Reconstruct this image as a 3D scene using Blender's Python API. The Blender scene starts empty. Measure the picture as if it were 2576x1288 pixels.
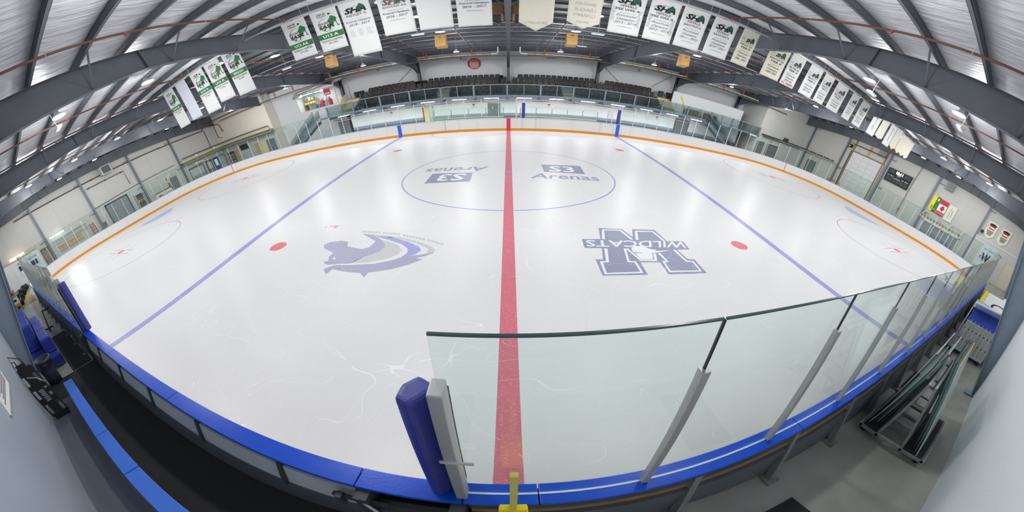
import bpy, bmesh, math, random
from mathutils import Vector, Matrix
random.seed(7)
S = bpy.context.scene
COL = S.collection
PI = math.pi
# ------------------------------------------------------------------ camera
CAM = Vector((0.0129, -13.92, 3.818)); YAW, PITCH, ROLL, FPX = -0.0104, 0.5281, 0.0024, 813.8
def _rot():
    cy, sy, cp, sp, cr, sr = math.cos(YAW), math.sin(YAW), math.cos(PITCH), math.sin(PITCH), math.cos(ROLL), math.sin(ROLL)
    Rz = Matrix(((cy, sy, 0), (-sy, cy, 0), (0, 0, 1)))
    Rx = Matrix(((1, 0, 0), (0, cp, -sp), (0, sp, cp)))
    Ry = Matrix(((cr, 0, sr), (0, 1, 0), (-sr, 0, cr)))
    return Ry @ Rx @ Rz
RM = _rot()                                    # rows: right, forward, up
cd = bpy.data.cameras.new('camera'); cam = bpy.data.objects.new('camera', cd); COL.objects.link(cam)
cd.type = 'PANO'
r_, f_, u_ = RM[0], RM[1], RM[2]
m = Matrix(((r_[0], u_[0], -f_[0], CAM.x), (r_[1], u_[1], -f_[1], CAM.y), (r_[2], u_[2], -f_[2], CAM.z), (0, 0, 0, 1)))
cam.matrix_world = m
cd.panorama_type = 'EQUIRECTANGULAR' if hasattr(cd, 'panorama_type') else None
for holder in (cd, getattr(cd, 'cycles', None)):
    if holder is None: continue
    for k, v in (('panorama_type', 'EQUIRECTANGULAR'), ('latitude_min', -644 / FPX), ('latitude_max', 644 / FPX), ('longitude_min', -1288 / FPX), ('longitude_max', 1288 / FPX)):
        try: setattr(holder, k, v)
        except Exception: pass
cd.clip_start = 0.02; cd.clip_end = 300
S.camera = cam
# ------------------------------------------------------------------ world, exposure
w = bpy.data.worlds.new('world'); S.world = w; w.use_nodes = True
w.node_tree.nodes['Background'].inputs[0].default_value = (0.75, 0.8, 0.9, 1)
w.node_tree.nodes['Background'].inputs[1].default_value = 0.05
vs = S.view_settings; vs.view_transform = 'Standard'; vs.look = 'None'; vs.exposure = 0.0; vs.gamma = 1.0; vs.use_curve_mapping = False
try:
    S.cycles.transparent_max_bounces = 48; S.cycles.max_bounces = 10; S.cycles.diffuse_bounces = 6; S.cycles.glossy_bounces = 4
except Exception: pass
LAMP_W = 40.0; LAMP_P = 125.0
def point_light(name, loc, energy, r):
    l = bpy.data.lights.new(name, 'POINT'); l.energy = energy; l.shadow_soft_size = r; o = bpy.data.objects.new(name, l); o.location = loc; COL.objects.link(o); o['kind'] = 'helper'; return o
def area_light(name, loc, energy, size, rot=(0, 0, 0), size_y=None, color=(1, 1, 1), shape='DISK', spread=None):
    l = bpy.data.lights.new(name, 'AREA'); l.energy = energy; l.shape = shape; l.size = size; l.color = color
    if size_y: l.size_y = size_y
    if spread: l.spread = spread
    o = bpy.data.objects.new(name, l); o.location = loc; o.rotation_euler = rot; COL.objects.link(o); o['kind'] = 'helper'
    return o
# ------------------------------------------------------------------ pixel (2576x1288) -> point on a plane of the place
def ray(px, py):
    lon = (px - 1288) / FPX; lat = (644 - py) / FPX
    c = Vector((math.cos(lat) * math.sin(lon), math.cos(lat) * math.cos(lon), math.sin(lat)))
    return RM.transposed() @ c
def at(px, py, ax, v):
    d = ray(px, py); i = 'XYZ'.index(ax); t = (v - CAM[i]) / d[i]
    return CAM + d * t
# ------------------------------------------------------------------ materials
def lin(c):
    return tuple(((x / 255) / 12.92 if x / 255 <= 0.04045 else ((x / 255 + 0.055) / 1.055) ** 2.4) for x in c) + (1.0,)
MATS = {}
def mat(name, rgb, rough=0.6, metal=0.0, noise=0.06, nscale=6.0, bump=0.0, bscale=40.0, emit=0.0, spec=0.5, stretch=None, coat=0.0):
    if name in MATS: return MATS[name]
    M = bpy.data.materials.new(name); M.use_nodes = True; nt = M.node_tree; N = nt.nodes; L = nt.links
    b = N['Principled BSDF']; b.inputs['Roughness'].default_value = rough; b.inputs['Metallic'].default_value = metal
    b.inputs['Specular IOR Level'].default_value = spec; b.inputs['Coat Weight'].default_value = coat
    tc = N.new('ShaderNodeTexCoord'); mp = N.new('ShaderNodeMapping'); L.new(tc.outputs['Object'], mp.inputs[0])
    if stretch: mp.inputs['Scale'].default_value = stretch
    no = N.new('ShaderNodeTexNoise'); no.inputs['Scale'].default_value = nscale; no.inputs['Detail'].default_value = 5
    L.new(mp.outputs[0], no.inputs[0])
    mx = N.new('ShaderNodeMix'); mx.data_type = 'RGBA'
    c = lin(rgb); lo = tuple(x * (1 - noise * 2) for x in c[:3]) + (1,); hi = tuple(min(1, x * (1 + noise * 2)) for x in c[:3]) + (1,)
    mx.inputs[6].default_value = lo; mx.inputs[7].default_value = hi
    L.new(no.outputs['Fac'], mx.inputs[0]); L.new(mx.outputs[2], b.inputs['Base Color'])
    if bump:
        n2 = N.new('ShaderNodeTexNoise'); n2.inputs['Scale'].default_value = bscale; n2.inputs['Detail'].default_value = 4; L.new(mp.outputs[0], n2.inputs[0])
        bp = N.new('ShaderNodeBump'); bp.inputs['Strength'].default_value = bump; bp.inputs['Distance'].default_value = 0.02
        L.new(n2.outputs['Fac'], bp.inputs['Height']); L.new(bp.outputs[0], b.inputs['Normal'])
    if emit:
        b.inputs['Emission Color'].default_value = c; b.inputs['Emission Strength'].default_value = emit
    MATS[name] = M; return M
def glass_mat(name, tint, refl=1.0, haze=0.0):
    if name in MATS: return MATS[name]
    M = bpy.data.materials.new(name); M.use_nodes = True; nt = M.node_tree; N = nt.nodes; L = nt.links
    N.remove(N['Principled BSDF']); out = N['Material Output']
    t = N.new('ShaderNodeBsdfTransparent'); g = N.new('ShaderNodeBsdfGlossy'); g.inputs['Roughness'].default_value = 0.03
    no = N.new('ShaderNodeTexNoise'); no.inputs['Scale'].default_value = 1.5
    mx = N.new('ShaderNodeMix'); mx.data_type = 'RGBA'; c = tint + (1,); mx.inputs[6].default_value = tuple(x * 0.985 for x in tint) + (1,); mx.inputs[7].default_value = c
    L.new(no.outputs['Fac'], mx.inputs[0]); L.new(mx.outputs[2], t.inputs[0])
    f = N.new('ShaderNodeLayerWeight'); f.inputs[0].default_value = 0.5
    pw = N.new('ShaderNodeMath'); pw.operation = 'POWER'; pw.inputs[1].default_value = 5.0; L.new(f.outputs['Facing'], pw.inputs[0])
    mu = N.new('ShaderNodeMath'); mu.operation = 'MULTIPLY_ADD'; mu.inputs[1].default_value = 0.9 * refl; mu.inputs[2].default_value = 0.035 * refl; L.new(pw.outputs[0], mu.inputs[0])
    ms = N.new('ShaderNodeMixShader'); L.new(mu.outputs[0], ms.inputs[0]); L.new(t.outputs[0], ms.inputs[1]); L.new(g.outputs[0], ms.inputs[2])
    last = ms
    if haze:
        d = N.new('ShaderNodeBsdfDiffuse'); d.inputs[0].default_value = (0.8, 0.9, 0.88, 1); m2 = N.new('ShaderNodeMixShader'); m2.inputs[0].default_value = haze
        L.new(ms.outputs[0], m2.inputs[1]); L.new(d.outputs[0], m2.inputs[2]); last = m2
    L.new(last.outputs[0], out.inputs[0]); MATS[name] = M; return M
def ice_mat(name, rgb, blend=1.0):
    """ice, or paint seen through the ice: streaks, skate scratches, wet gloss"""
    M = bpy.data.materials.new(name); M.use_nodes = True; nt = M.node_tree; N = nt.nodes; L = nt.links
    b = N['Principled BSDF']; b.inputs['Specular IOR Level'].default_value = 0.2
    tc = N.new('ShaderNodeTexCoord')
    def noise(sc, det, stretch=(1, 1, 1), dist=0.0, rot=0.0):
        mp = N.new('ShaderNodeMapping'); mp.inputs['Scale'].default_value = stretch; mp.inputs['Rotation'].default_value = (0, 0, rot); L.new(tc.outputs['Object'], mp.inputs[0])
        n = N.new('ShaderNodeTexNoise'); n.inputs['Scale'].default_value = sc; n.inputs['Detail'].default_value = det; n.inputs['Distortion'].default_value = dist
        L.new(mp.outputs[0], n.inputs[0]); return n.outputs['Fac']
    def math_(op, a, bb=None, v=None):
        k = N.new('ShaderNodeMath'); k.operation = op
        L.new(a, k.inputs[0]) if not isinstance(a, float) else setattr(k.inputs[0], 'default_value', a)
        if bb is not None: L.new(bb, k.inputs[1])
        if v is not None: k.inputs[1].default_value = v
        return k.outputs[0]
    def scratch(sc, width, rot, stretch, gate):
        n = noise(sc, 0.6, stretch, 0.1, rot)
        a = math_('ABSOLUTE', math_('SUBTRACT', n, v=0.5))
        s = math_('LESS_THAN', a, v=width)
        g = math_('GREATER_THAN', noise(gate, 3), v=0.53)
        return math_('MULTIPLY', s, g)
    s1 = scratch(0.55, 0.0011, 0.3, (1, 1.6, 1), 0.5)
    s2 = scratch(1.1, 0.0015, 1.2, (1.8, 0.7, 1), 0.8)
    s3 = scratch(0.8, 0.0013, 2.2, (0.6, 1.7, 1), 0.31)
    sc = math_('MAXIMUM', math_('MAXIMUM', s1, s2), s3)
    st = noise(1.3, 6, (0.25, 2.2, 1))
    big = noise(0.16, 2)
    mx = N.new('ShaderNodeMix'); mx.data_type = 'RGBA'; c = lin(rgb)
    mx.inputs[6].default_value = tuple(x * 0.955 for x in c[:3]) + (1,); mx.inputs[7].default_value = tuple(min(1, x * 1.035) for x in c[:3]) + (1,)
    L.new(math_('MULTIPLY', math_('ADD', st, big), v=0.5), mx.inputs[0])
    gr = noise(55, 3, (0.3, 1.2, 1))
    m1 = N.new('ShaderNodeMix'); m1.data_type = 'RGBA'; m1.inputs[7].default_value = (0.86, 0.86, 0.88, 1)
    L.new(math_('MULTIPLY', math_('GREATER_THAN', gr, v=0.62), v=0.25), m1.inputs[0]); L.new(mx.outputs[2], m1.inputs[6])
    m2 = N.new('ShaderNodeMix'); m2.data_type = 'RGBA'; m2.inputs[7].default_value = (0.93, 0.93, 0.95, 1)
    L.new(math_('MULTIPLY', sc, v=0.5), m2.inputs[0]); L.new(m1.outputs[2], m2.inputs[6]); L.new(m2.outputs[2], b.inputs['Base Color'])
    rr = math_('ADD', math_('MULTIPLY', st, v=0.06), v=0.31); L.new(math_('ADD', rr, math_('MULTIPLY', sc, v=0.3)), b.inputs['Roughness'])
    bp = N.new('ShaderNodeBump'); bp.inputs['Strength'].default_value = 0.06; bp.inputs['Distance'].default_value = 0.01
    L.new(gr, bp.inputs['Height']); L.new(bp.outputs[0], b.inputs['Normal'])
    return M
M_ICE = ice_mat('ice', (216, 216, 217))
M_IBLUE = ice_mat('ice_blue_paint', (146, 144, 204)); M_IRED = ice_mat('ice_red_paint', (204, 112, 126)); M_IREDL = ice_mat('ice_thin_red_paint', (186, 112, 122))
M_INAVY = ice_mat('ice_navy_print', (138, 142, 166)); M_IVIO = ice_mat('ice_violet_print', (162, 161, 184)); M_IGREY = ice_mat('ice_grey_print', (190, 190, 193)); M_IROY = ice_mat('ice_royal_print', (152, 156, 204)); M_IWHITE = ice_mat('ice_white_print', (224, 226, 230))
M_ICREASE = ice_mat('ice_crease_paint', (158, 184, 226)); M_ISPOT = ice_mat('ice_spot_red', (210, 98, 110))
M_STEEL = mat('grey_painted_steel', (88, 93, 101), 0.5, noise=0.05, nscale=3, bump=0.03)
M_PURLIN = mat('purlin_steel', (98, 102, 109), 0.5, noise=0.08, nscale=2)
M_INSUL = None
M_BOARD = mat('white_board_plastic', (219, 218, 216), 0.3, noise=0.02, nscale=9, bump=0.03, bscale=14)
M_KICK = mat('yellow_kick_plastic', (214, 138, 22), 0.35, noise=0.04)
M_CAPB = mat('blue_cap_plastic', (4, 72, 192), 0.28, noise=0.10, nscale=14, bump=0.05)
M_CAPW = mat('pale_cap_plastic', (150, 178, 205), 0.4)
M_SRED = mat('red_board_stripe', (214, 50, 74), 0.35); M_SBLUE = mat('blue_board_stripe', (44, 92, 206), 0.35)
M_ALU = mat('grey_aluminium', (172, 174, 174), 0.4, metal=0.35, noise=0.04); M_ALUW = mat('pale_aluminium', (214, 218, 220), 0.45, metal=0.2)
M_BLACK = mat('black_rubber', (26, 26, 28), 0.7, noise=0.1, bump=0.1); M_DARK = mat('dark_grey_steel', (62, 66, 70), 0.5, noise=0.08)
M_GLASS = glass_mat('shield_glass', (0.935, 0.982, 0.965), 1.0); M_GEDGE = mat('glass_edge', (66, 84, 82), 0.2)
M_RGLASS = glass_mat('rail_glass', (0.70, 0.75, 0.75), 1.3)
M_WALLW = mat('white_liner_panel', (193, 192, 187), 0.55, noise=0.02, nscale=1.2, bump=0.02)
M_WALLB = mat('cream_block_wall', (228, 221, 206), 0.6, noise=0.03, nscale=2, bump=0.05, bscale=9)
M_WALLG = mat('grey_gloss_wall', (168, 176, 186), 0.33, noise=0.05, nscale=0.8)
M_WALLR = mat('pale_textured_wall', (220, 223, 230), 0.55, noise=0.04, nscale=30, bump=0.25, bscale=120)
M_WALLF = mat('far_white_wall', (232, 234, 235), 0.6, noise=0.02, nscale=1.5)
M_DADO = mat('grey_dado_paint', (150, 160, 164), 0.5); M_DOORG = mat('grey_door_paint', (112, 118, 122), 0.45); M_DOORD = mat('dark_frame_paint', (62, 70, 78), 0.5)
M_YDOOR = mat('pale_yellow_door', (232, 214, 160), 0.5); M_YEL = mat('yellow_paint', (238, 214, 40), 0.5)
M_CONC = mat('stained_concrete', (158, 158, 150), 0.55, noise=0.22, nscale=1.1, bump=0.05, bscale=18)
M_FLOORV = mat('violet_grey_floor', (112, 110, 126), 0.5, noise=0.06); M_RUBM = mat('black_mat', (34, 34, 36), 0.75, noise=0.15, nscale=60)
M_RUBS = mat('speckled_rubber', (98, 104, 116), 0.75, noise=0.2, nscale=160)
M_BLUEV = mat('blue_vinyl', (54, 66, 160), 0.38, noise=0.12, nscale=5, bump=0.35, bscale=7); M_NAVYV = mat('navy_vinyl', (52, 58, 140), 0.4, noise=0.1, bump=0.2, bscale=9)
M_BENCH = mat('blue_bench_plastic', (70, 122, 225), 0.35, noise=0.05); M_BIN = mat('grey_bin_plastic', (58, 64, 78), 0.5)
M_BROWN = mat('rust_pipe', (84, 56, 50), 0.6, noise=0.15); M_PIPE = mat('dark_pipe', (84, 78, 78), 0.5); M_REDV = mat('red_valve', (148, 70, 56), 0.5)
M_SILVER = mat('silver_duct', (200, 198, 190), 0.3, metal=0.7, bump=0.2, bscale=12); M_CHEAT = mat('cream_heater', (190, 182, 164), 0.45); M_WREFL = mat('white_reflector', (232, 230, 222), 0.35)
M_WOOD = mat('plain_wood', (200, 160, 100), 0.6, noise=0.12, nscale=3, stretch=(1, 1, 6)); M_WOODD = mat('brown_wood', (150, 116, 78), 0.6, noise=0.15)
M_CLOTH = mat('white_banner_cloth', (228, 228, 226), 0.8, noise=0.015, bump=0.05, bscale=60); M_CREAM = mat('cream_banner_cloth', (224, 222, 204), 0.8, noise=0.02); M_CLOTHB = mat('bluish_white_cloth', (214, 220, 230), 0.8)
M_INK = mat('black_ink', (28, 30, 32), 0.7); M_INKB = mat('faded_brown_ink', (112, 98, 98), 0.7); M_GREEN = mat('green_ink', (48, 122, 66), 0.7); M_GREEND = mat('dark_green_ink', (36, 96, 78), 0.7); M_INKG = mat('grey_ink', (150, 152, 154), 0.7); M_WINK = mat('white_ink', (240, 240, 238), 0.7); M_FAINT = mat('faint_grey_ink', (196, 197, 194), 0.8); M_SCRIPT = mat('dark_green_script_ink', (60, 84, 88), 0.7); M_PURP = mat('purple_ink', (92, 78, 100), 0.7); M_INKR = mat('red_ink', (196, 40, 56), 0.7); M_NAVYI = mat('navy_ink', (40, 50, 100), 0.7)
M_SEAT = mat('black_seat_plastic', (15, 15, 16), 0.45); M_SEATD = mat('charcoal_seat_pan', (24, 23, 28), 0.5)
M_RAIL = mat('blue_grey_rail', (108, 122, 136), 0.45, noise=0.03); M_SLATE = mat('slate_rail', (84, 102, 112), 0.45)
M_LAMP = mat('lamp_glow', (255, 253, 250), emit=14); M_TUBE = mat('tube_glow', (255, 250, 252), emit=16); M_DIM = mat('dim_lamp_lens', (214, 220, 220), 0.3, emit=0.4)
M_TOPR = mat('pale_rail', (146, 160, 170), 0.45); M_HAZY = glass_mat('hazy_pane', (0.86, 0.92, 0.9), 1.0, 0.42); M_SLOT = mat('pale_slotted_panel', (178, 178, 174), 0.5); M_LAV = mat('lavender_roll', (138, 146, 200), 0.5); M_POST = mat('worn_grey_post', (126, 128, 128), 0.6, noise=0.15, nscale=8); M_COLN = mat('blue_grey_column_paint', (126, 140, 155), 0.45, noise=0.05); M_PURW = mat('violet_grey_wall_band', (104, 102, 120), 0.5)
M_GREY = mat('mid_grey_plastic', (140, 144, 148), 0.5); M_LGREY = mat('light_grey_metal', (186, 190, 192), 0.45); M_REDP = mat('red_sign_paint', (188, 40, 52), 0.5); M_ORANGE = mat('orange_paint', (232, 140, 50), 0.5); M_TAN = mat('tan_mat', (186, 160, 112), 0.7, noise=0.1); M_CARD = mat('brown_cardboard', (178, 140, 96), 0.7); M_BLUEC = mat('blue_sheet', (34, 60, 150), 0.45); M_WHITE = mat('white_gloss_paint', (236, 236, 236), 0.4)
# ------------------------------------------------------------------ meshes
ORG = {}
class MB:
    def __init__(s): s.v = []; s.f = []
    def poly(s, pts):
        n = len(s.v); s.v += [tuple(p) for p in pts]; s.f.append(tuple(range(n, n + len(pts)))); return s
    def hexa(s, a):                                  # 8 corners: bottom ring, top ring
        n = len(s.v); s.v += [tuple(p) for p in a]
        s.f += [(n, n + 3, n + 2, n + 1), (n + 4, n + 5, n + 6, n + 7)] + [(n + i, n + (i + 1) % 4, n + 4 + (i + 1) % 4, n + 4 + i) for i in range(4)]; return s
    def box(s, x0, y0, z0, x1, y1, z1):
        x0, x1 = sorted((x0, x1)); y0, y1 = sorted((y0, y1)); z0, z1 = sorted((z0, z1))
        return s.hexa([(x0, y0, z0), (x1, y0, z0), (x1, y1, z0), (x0, y1, z0), (x0, y0, z1), (x1, y0, z1), (x1, y1, z1), (x0, y1, z1)])
    def bar(s, p, q, w, h, up=(0, 0, 1)):
        p, q = Vector(p), Vector(q); d = (q - p).normalized(); u = Vector(up)
        if abs(d.dot(u)) > 0.98: u = Vector((0, 1, 0))
        a = d.cross(u).normalized() * w / 2; b = a.cross(d).normalized() * h / 2
        return s.hexa([p - a - b, p + a - b, p + a + b, p - a + b, q - a - b, q + a - b, q + a + b, q - a + b])
    def tube(s, pts, r, n=8, cap=True):
        pts = [Vector(p) for p in pts]; base = len(s.v); prev = None
        for i, p in enumerate(pts):
            d = (pts[min(i + 1, len(pts) - 1)] - pts[max(i - 1, 0)]).normalized()
            u = Vector((0, 0, 1)) if abs(d.z) < 0.9 else Vector((0, 1, 0))
            a = d.cross(u).normalized(); b = a.cross(d)
            if prev is not None and a.dot(prev) < 0: a, b = -a, -b
            prev = a; rr = r[i] if isinstance(r, (list, tuple)) else r
            s.v += [tuple(p + (a * math.cos(2 * PI * k / n) + b * math.sin(2 * PI * k / n)) * rr) for k in range(n)]
        for i in range(len(pts) - 1):
            for k in range(n):
                s.f.append((base + i * n + k, base + i * n + (k + 1) % n, base + (i + 1) * n + (k + 1) % n, base + (i + 1) * n + k))
        if cap: s.f += [tuple(base + k for k in reversed(range(n))), tuple(base + (len(pts) - 1) * n + k for k in range(n))]
        return s
    def lathe(s, c, prof, n=16):                     # prof: (radius, z)
        base = len(s.v); c = Vector(c)
        for r, z in prof: s.v += [(c.x + r * math.cos(2 * PI * k / n), c.y + r * math.sin(2 * PI * k / n), c.z + z) for k in range(n)]
        for i in range(len(prof) - 1):
            for k in range(n): s.f.append((base + i * n + k, base + i * n + (k + 1) % n, base + (i + 1) * n + (k + 1) % n, base + (i + 1) * n + k))
        return s
    def prism(s, pts, off):                          # polygon pushed by an offset vector
        n = len(pts); b = len(s.v); off = Vector(off); s.v += [tuple(p) for p in pts] + [tuple(Vector(p) + off) for p in pts]
        s.f += [tuple(range(b, b + n)), tuple(reversed(range(b + n, b + 2 * n)))] + [(b + i, b + n + i, b + n + (i + 1) % n, b + (i + 1) % n) for i in range(n)]; return s
    def ribbon(s, pts, w, closed=False):             # flat line lying on a horizontal plane
        pts = [Vector(p) for p in pts]; n = len(pts); L_, R_ = [], []
        for i, p in enumerate(pts):
            a = pts[(i - 1) % n] if (closed or i > 0) else p; c = pts[(i + 1) % n] if (closed or i < n - 1) else p
            d1 = (p - a); d2 = (c - p)
            d = ((d1.normalized() if d1.length else Vector()) + (d2.normalized() if d2.length else Vector())).normalized()
            nn = Vector((-d.y, d.x, 0)); L_.append(p + nn * w / 2); R_.append(p - nn * w / 2)
        for i in range(n if closed else n - 1):
            j = (i + 1) % n; s.poly([R_[i], R_[j], L_[j], L_[i]])
        return s
    def build(s, name, material, parent=None, bevel=0.0, smooth=False, seg=2, stuff=False):
        me = bpy.data.meshes.new(name); o0 = ORG.get(parent.name, Vector()) if parent else Vector()
        me.from_pydata([tuple(Vector(p) - o0) for p in s.v], [], s.f); me.materials.append(material)
        if bevel or smooth:
            bm = bmesh.new(); bm.from_mesh(me); bmesh.ops.recalc_face_normals(bm, faces=bm.faces)
            if bevel: bmesh.ops.bevel(bm, geom=list(bm.edges), offset=bevel, segments=seg, affect='EDGES', profile=0.6)
            if smooth:
                for f in bm.faces: f.smooth = True
            bm.to_mesh(me); bm.free()
        else:
            me.validate()
        o = bpy.data.objects.new(name, me); COL.objects.link(o)
        if parent: o.parent = parent; ORG[o.name] = o0
        if stuff or 'lettering' in name or 'print' in name or name in ('face_off_marks', 'bolt_heads', 'panel_holes', 'crest_outline', 'shelf_edge'): o['kind'] = 'stuff'
        return o
def tag(o, label, cat=None, group=None, kind=None):
    if label: o['label'] = label
    if cat: o['category'] = cat
    if group: o['group'] = group
    if kind: o['kind'] = kind
    return o
def thing(name, label, cat, loc=(0, 0, 0), group=None):
    o = bpy.data.objects.new(name, None); COL.objects.link(o); o.location = loc; o.empty_display_size = 0.1; ORG[o.name] = Vector(loc)
    return tag(o, label, cat, group)
def struct(name, mb, material, label=None, parent=None, **k):
    o = mb.build(name, material, parent, **k)
    if not parent: o['kind'] = 'structure'
    if label: o['label'] = label
    return o
def sroot(name, label, loc=(0, 0, 0)):
    o = bpy.data.objects.new(name, None); COL.objects.link(o); o.location = loc; ORG[o.name] = Vector(loc); o['kind'] = 'structure'; o['label'] = label; return o
def dup(root, loc, label, group=None):
    r = root.copy(); COL.objects.link(r); r.location = loc; r['label'] = label
    if group: r['group'] = group
    for c in list(root.children):
        d = c.copy(); COL.objects.link(d); d.parent = r
        for g in list(c.children):
            e = g.copy(); COL.objects.link(e); e.parent = d
    return r
ORDN = ['first', 'second', 'third', 'fourth', 'fifth', 'sixth', 'seventh', 'eighth', 'ninth', 'tenth', 'eleventh', 'twelfth', 'thirteenth', 'fourteenth', 'fifteenth', 'sixteenth', 'seventeenth', 'eighteenth', 'nineteenth', 'twentieth'] + ['twenty-' + a for a in ('first', 'second', 'third', 'fourth', 'fifth', 'sixth', 'seventh', 'eighth', 'ninth')] + ['thirtieth'] + ['thirty-' + a for a in ('first', 'second', 'third', 'fourth', 'fifth', 'sixth', 'seventh', 'eighth', 'ninth')]
# ------------------------------------------------------------------ lettering
_TX = {}
def text_mesh(body, shear=0.0, bold=0.0, res=2):
    """outline letters as flat polygons, normalised to cap height 1; returns verts, faces, width"""
    if 'M' in body and bold < .03: bold = 0.0
    k = (body, shear, bold)
    if k in _TX: return _TX[k]
    cu = bpy.data.curves.new('lettering', 'FONT'); cu.body = body; cu.size = 1.0; cu.shear = shear; cu.resolution_u = res; cu.align_x = 'CENTER'; cu.offset = bold; cu.fill_mode = 'FRONT'
    ob = bpy.data.objects.new('lettering', cu); COL.objects.link(ob); dg = bpy.context.evaluated_depsgraph_get(); dg.update()
    me = bpy.data.meshes.new_from_object(ob.evaluated_get(dg)); vs_ = [v.co.copy() for v in me.vertices]; fs = [tuple(p.vertices) for p in me.polygons]
    bpy.data.objects.remove(ob); bpy.data.curves.remove(cu); bpy.data.meshes.remove(me)
    x0 = min(v.x for v in vs_); x1 = max(v.x for v in vs_); sc = 1 / 0.72
    vs_ = [((v.x - (x0 + x1) / 2) * sc, v.y * sc) for v in vs_]; _TX[k] = (vs_, fs, (x1 - x0) * sc); return _TX[k]
def put_text(mb, body, center, xdir, ydir, h=None, wid=None, shear=0.0, bold=0.0, mirror=False):
    """centre is the middle of the baseline; h cap height, wid the whole width"""
    vs_, fs, W0 = text_mesh(body, shear, bold); c = Vector(center); xd, yd = Vector(xdir), Vector(ydir)
    sy = h if h else wid / W0; sx = wid / W0 if wid else sy
    if mirror: sx = -sx
    n = len(mb.v); mb.v += [tuple(c + xd * (x * sx) + yd * (y * sy)) for x, y in vs_]; mb.f += [tuple(n + i for i in f) for f in fs]
def quad_text(mb, body, q, bold=0.0):
    """letters fitted between four points: baseline left, baseline right, cap right, cap left"""
    vs_, fs, W0 = text_mesh(body, 0, bold); q = [Vector(p) for p in q]; n = len(mb.v)
    for x, y in vs_:
        u = x / W0 + 0.5; a = q[0].lerp(q[1], u); b = q[3].lerp(q[2], u); mb.v.append(tuple(a.lerp(b, y)))
    mb.f += [tuple(n + i for i in f) for f in fs]
# ================================================================== SETTING
HX, HY, RC = 30.6, 13.0, 8.5
XE = 33.0; YN = -14.87; YF = 20.8
def zt(y): return 8.05 - 0.04 * abs(y - 3)                 # top of the steel frames
ZB = [(-13.56, 6.15), (-12.4, 6.42), (-9.5, 6.72), (-7.5, 6.95), (-4.6, 7.04), (-1.5, 7.06), (3.0, 7.03), (4.5, 6.97), (10.5, 6.78), (15.4, 6.5), (18.4, 6.24), (19.8, 5.75)]
def zb(y):
    for (a, b), (c, d) in zip(ZB, ZB[1:]):
        if a <= y <= c: return b + (d - b) * (y - a) / (c - a)
    return ZB[0][1] if y < ZB[0][0] else ZB[-1][1]
struct('floor', MB().box(-34, -15.5, -0.3, 34, 21.5, -0.02), M_CONC, 'stained grey concrete floor around the ice')
# --- ice sheet
def arc(cx, cy, r, a0, a1, n): return [(cx + r * math.cos(a0 + (a1 - a0) * i / n), cy + r * math.sin(a0 + (a1 - a0) * i / n), 0) for i in range(n + 1)]
def rink_outline(d=0.0):
    A, B, r = HX + d, HY + d, RC + d; cx, cy = HX - RC, HY - RC
    return arc(cx, -cy, r, -PI / 2, 0, 14) + arc(cx, cy, r, 0, PI / 2, 14) + arc(-cx, cy, r, PI / 2, PI, 14) + arc(-cx, -cy, r, PI, 1.5 * PI, 14)
ice = struct('floor_ice', MB().prism([(x, y, 0.0) for x, y, z in rink_outline()], (0, 0, -0.015)), M_ICE, 'white ice sheet with skate scratches and painted lines')
def paint(name, mb, m_): return mb.build(name, m_, ice)
Z1, Z2, Z3, Z4 = 0.0012, 0.0024, 0.0036, 0.0048
def hz(pts, z): return [(p[0], p[1], z) for p in pts]
mb = MB(); mb.box(-0.15, -13, Z1, 0.15, 13, Z1 + 0.0004); paint('red_line', mb, M_IRED)
for s in (-1, 1): mb = MB(); mb.box(s * 8.7 - 0.15, -13, Z1, s * 8.7 + 0.15, 13, Z1 + 0.0004); paint('blue_line', mb, M_IBLUE)
paint('centre_circle', MB().ribbon(hz(arc(0, 0, 4.57, 0, 2 * PI, 96)[:-1], Z1), 0.06, True), M_IBLUE)
paint('centre_spot', MB().poly(hz(arc(0, 0, 0.15, 0, 2 * PI, 24)[:-1], Z3)), M_IBLUE)
paint('referee_crease', MB().ribbon(hz(arc(-2.95, 13, 3.05, PI, 2 * PI, 40), Z1), 0.05), M_IREDL)
for sx in (-1, 1):
    gy = HY - RC + math.sqrt(RC ** 2 - (27.0 - (HX - RC)) ** 2)
    paint('goal_line', MB().box(sx * 27 - .025, -gy, Z1, sx * 27 + .025, gy, Z1 + .0004), M_IREDL)
    a0 = PI / 2 if sx > 0 else -PI / 2
    cr = hz(arc(sx * 27, 0, 1.83, a0, a0 + PI, 32), Z1 * .8); paint('goal_crease', MB().poly(cr), M_ICREASE); paint('goal_crease_line', MB().ribbon(hz(cr, Z2), 0.05), M_IREDL)
    for sy in (-1, 1):
        paint('neutral_spot', MB().poly(hz(arc(sx * 7.05, sy * 6.706, 0.3, 0, 2 * PI, 32)[:-1], Z1)), M_ISPOT)
        X, Y = sx * 20.95, sy * 6.706
        paint('face_off_circle', MB().ribbon(hz(arc(X, Y, 4.57, 0, 2 * PI, 80)[:-1], Z1), 0.05, True), M_IREDL)
        paint('face_off_spot', MB().poly(hz(arc(X, Y, 0.3, 0, 2 * PI, 32)[:-1], Z1)), M_ISPOT)
        h = MB()
        for a in (-1, 1):
            for b in (-1, 1):
                h.box(X + a * .6, Y + b * .23 - .025, Z2, X + a * 1.8, Y + b * .23 + .025, Z2 + .0003); h.box(X + a * .6 - .025, Y + b * .23, Z2, X + a * .6 + .025, Y + b * 1.13, Z2 + .0003)
                h.box(X + a * .85 - .025, Y + b * 4.57, Z2, X + a * .85 + .025, Y + b * 5.2, Z2 + .0003)
        paint('face_off_marks', h, M_IREDL)
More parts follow.
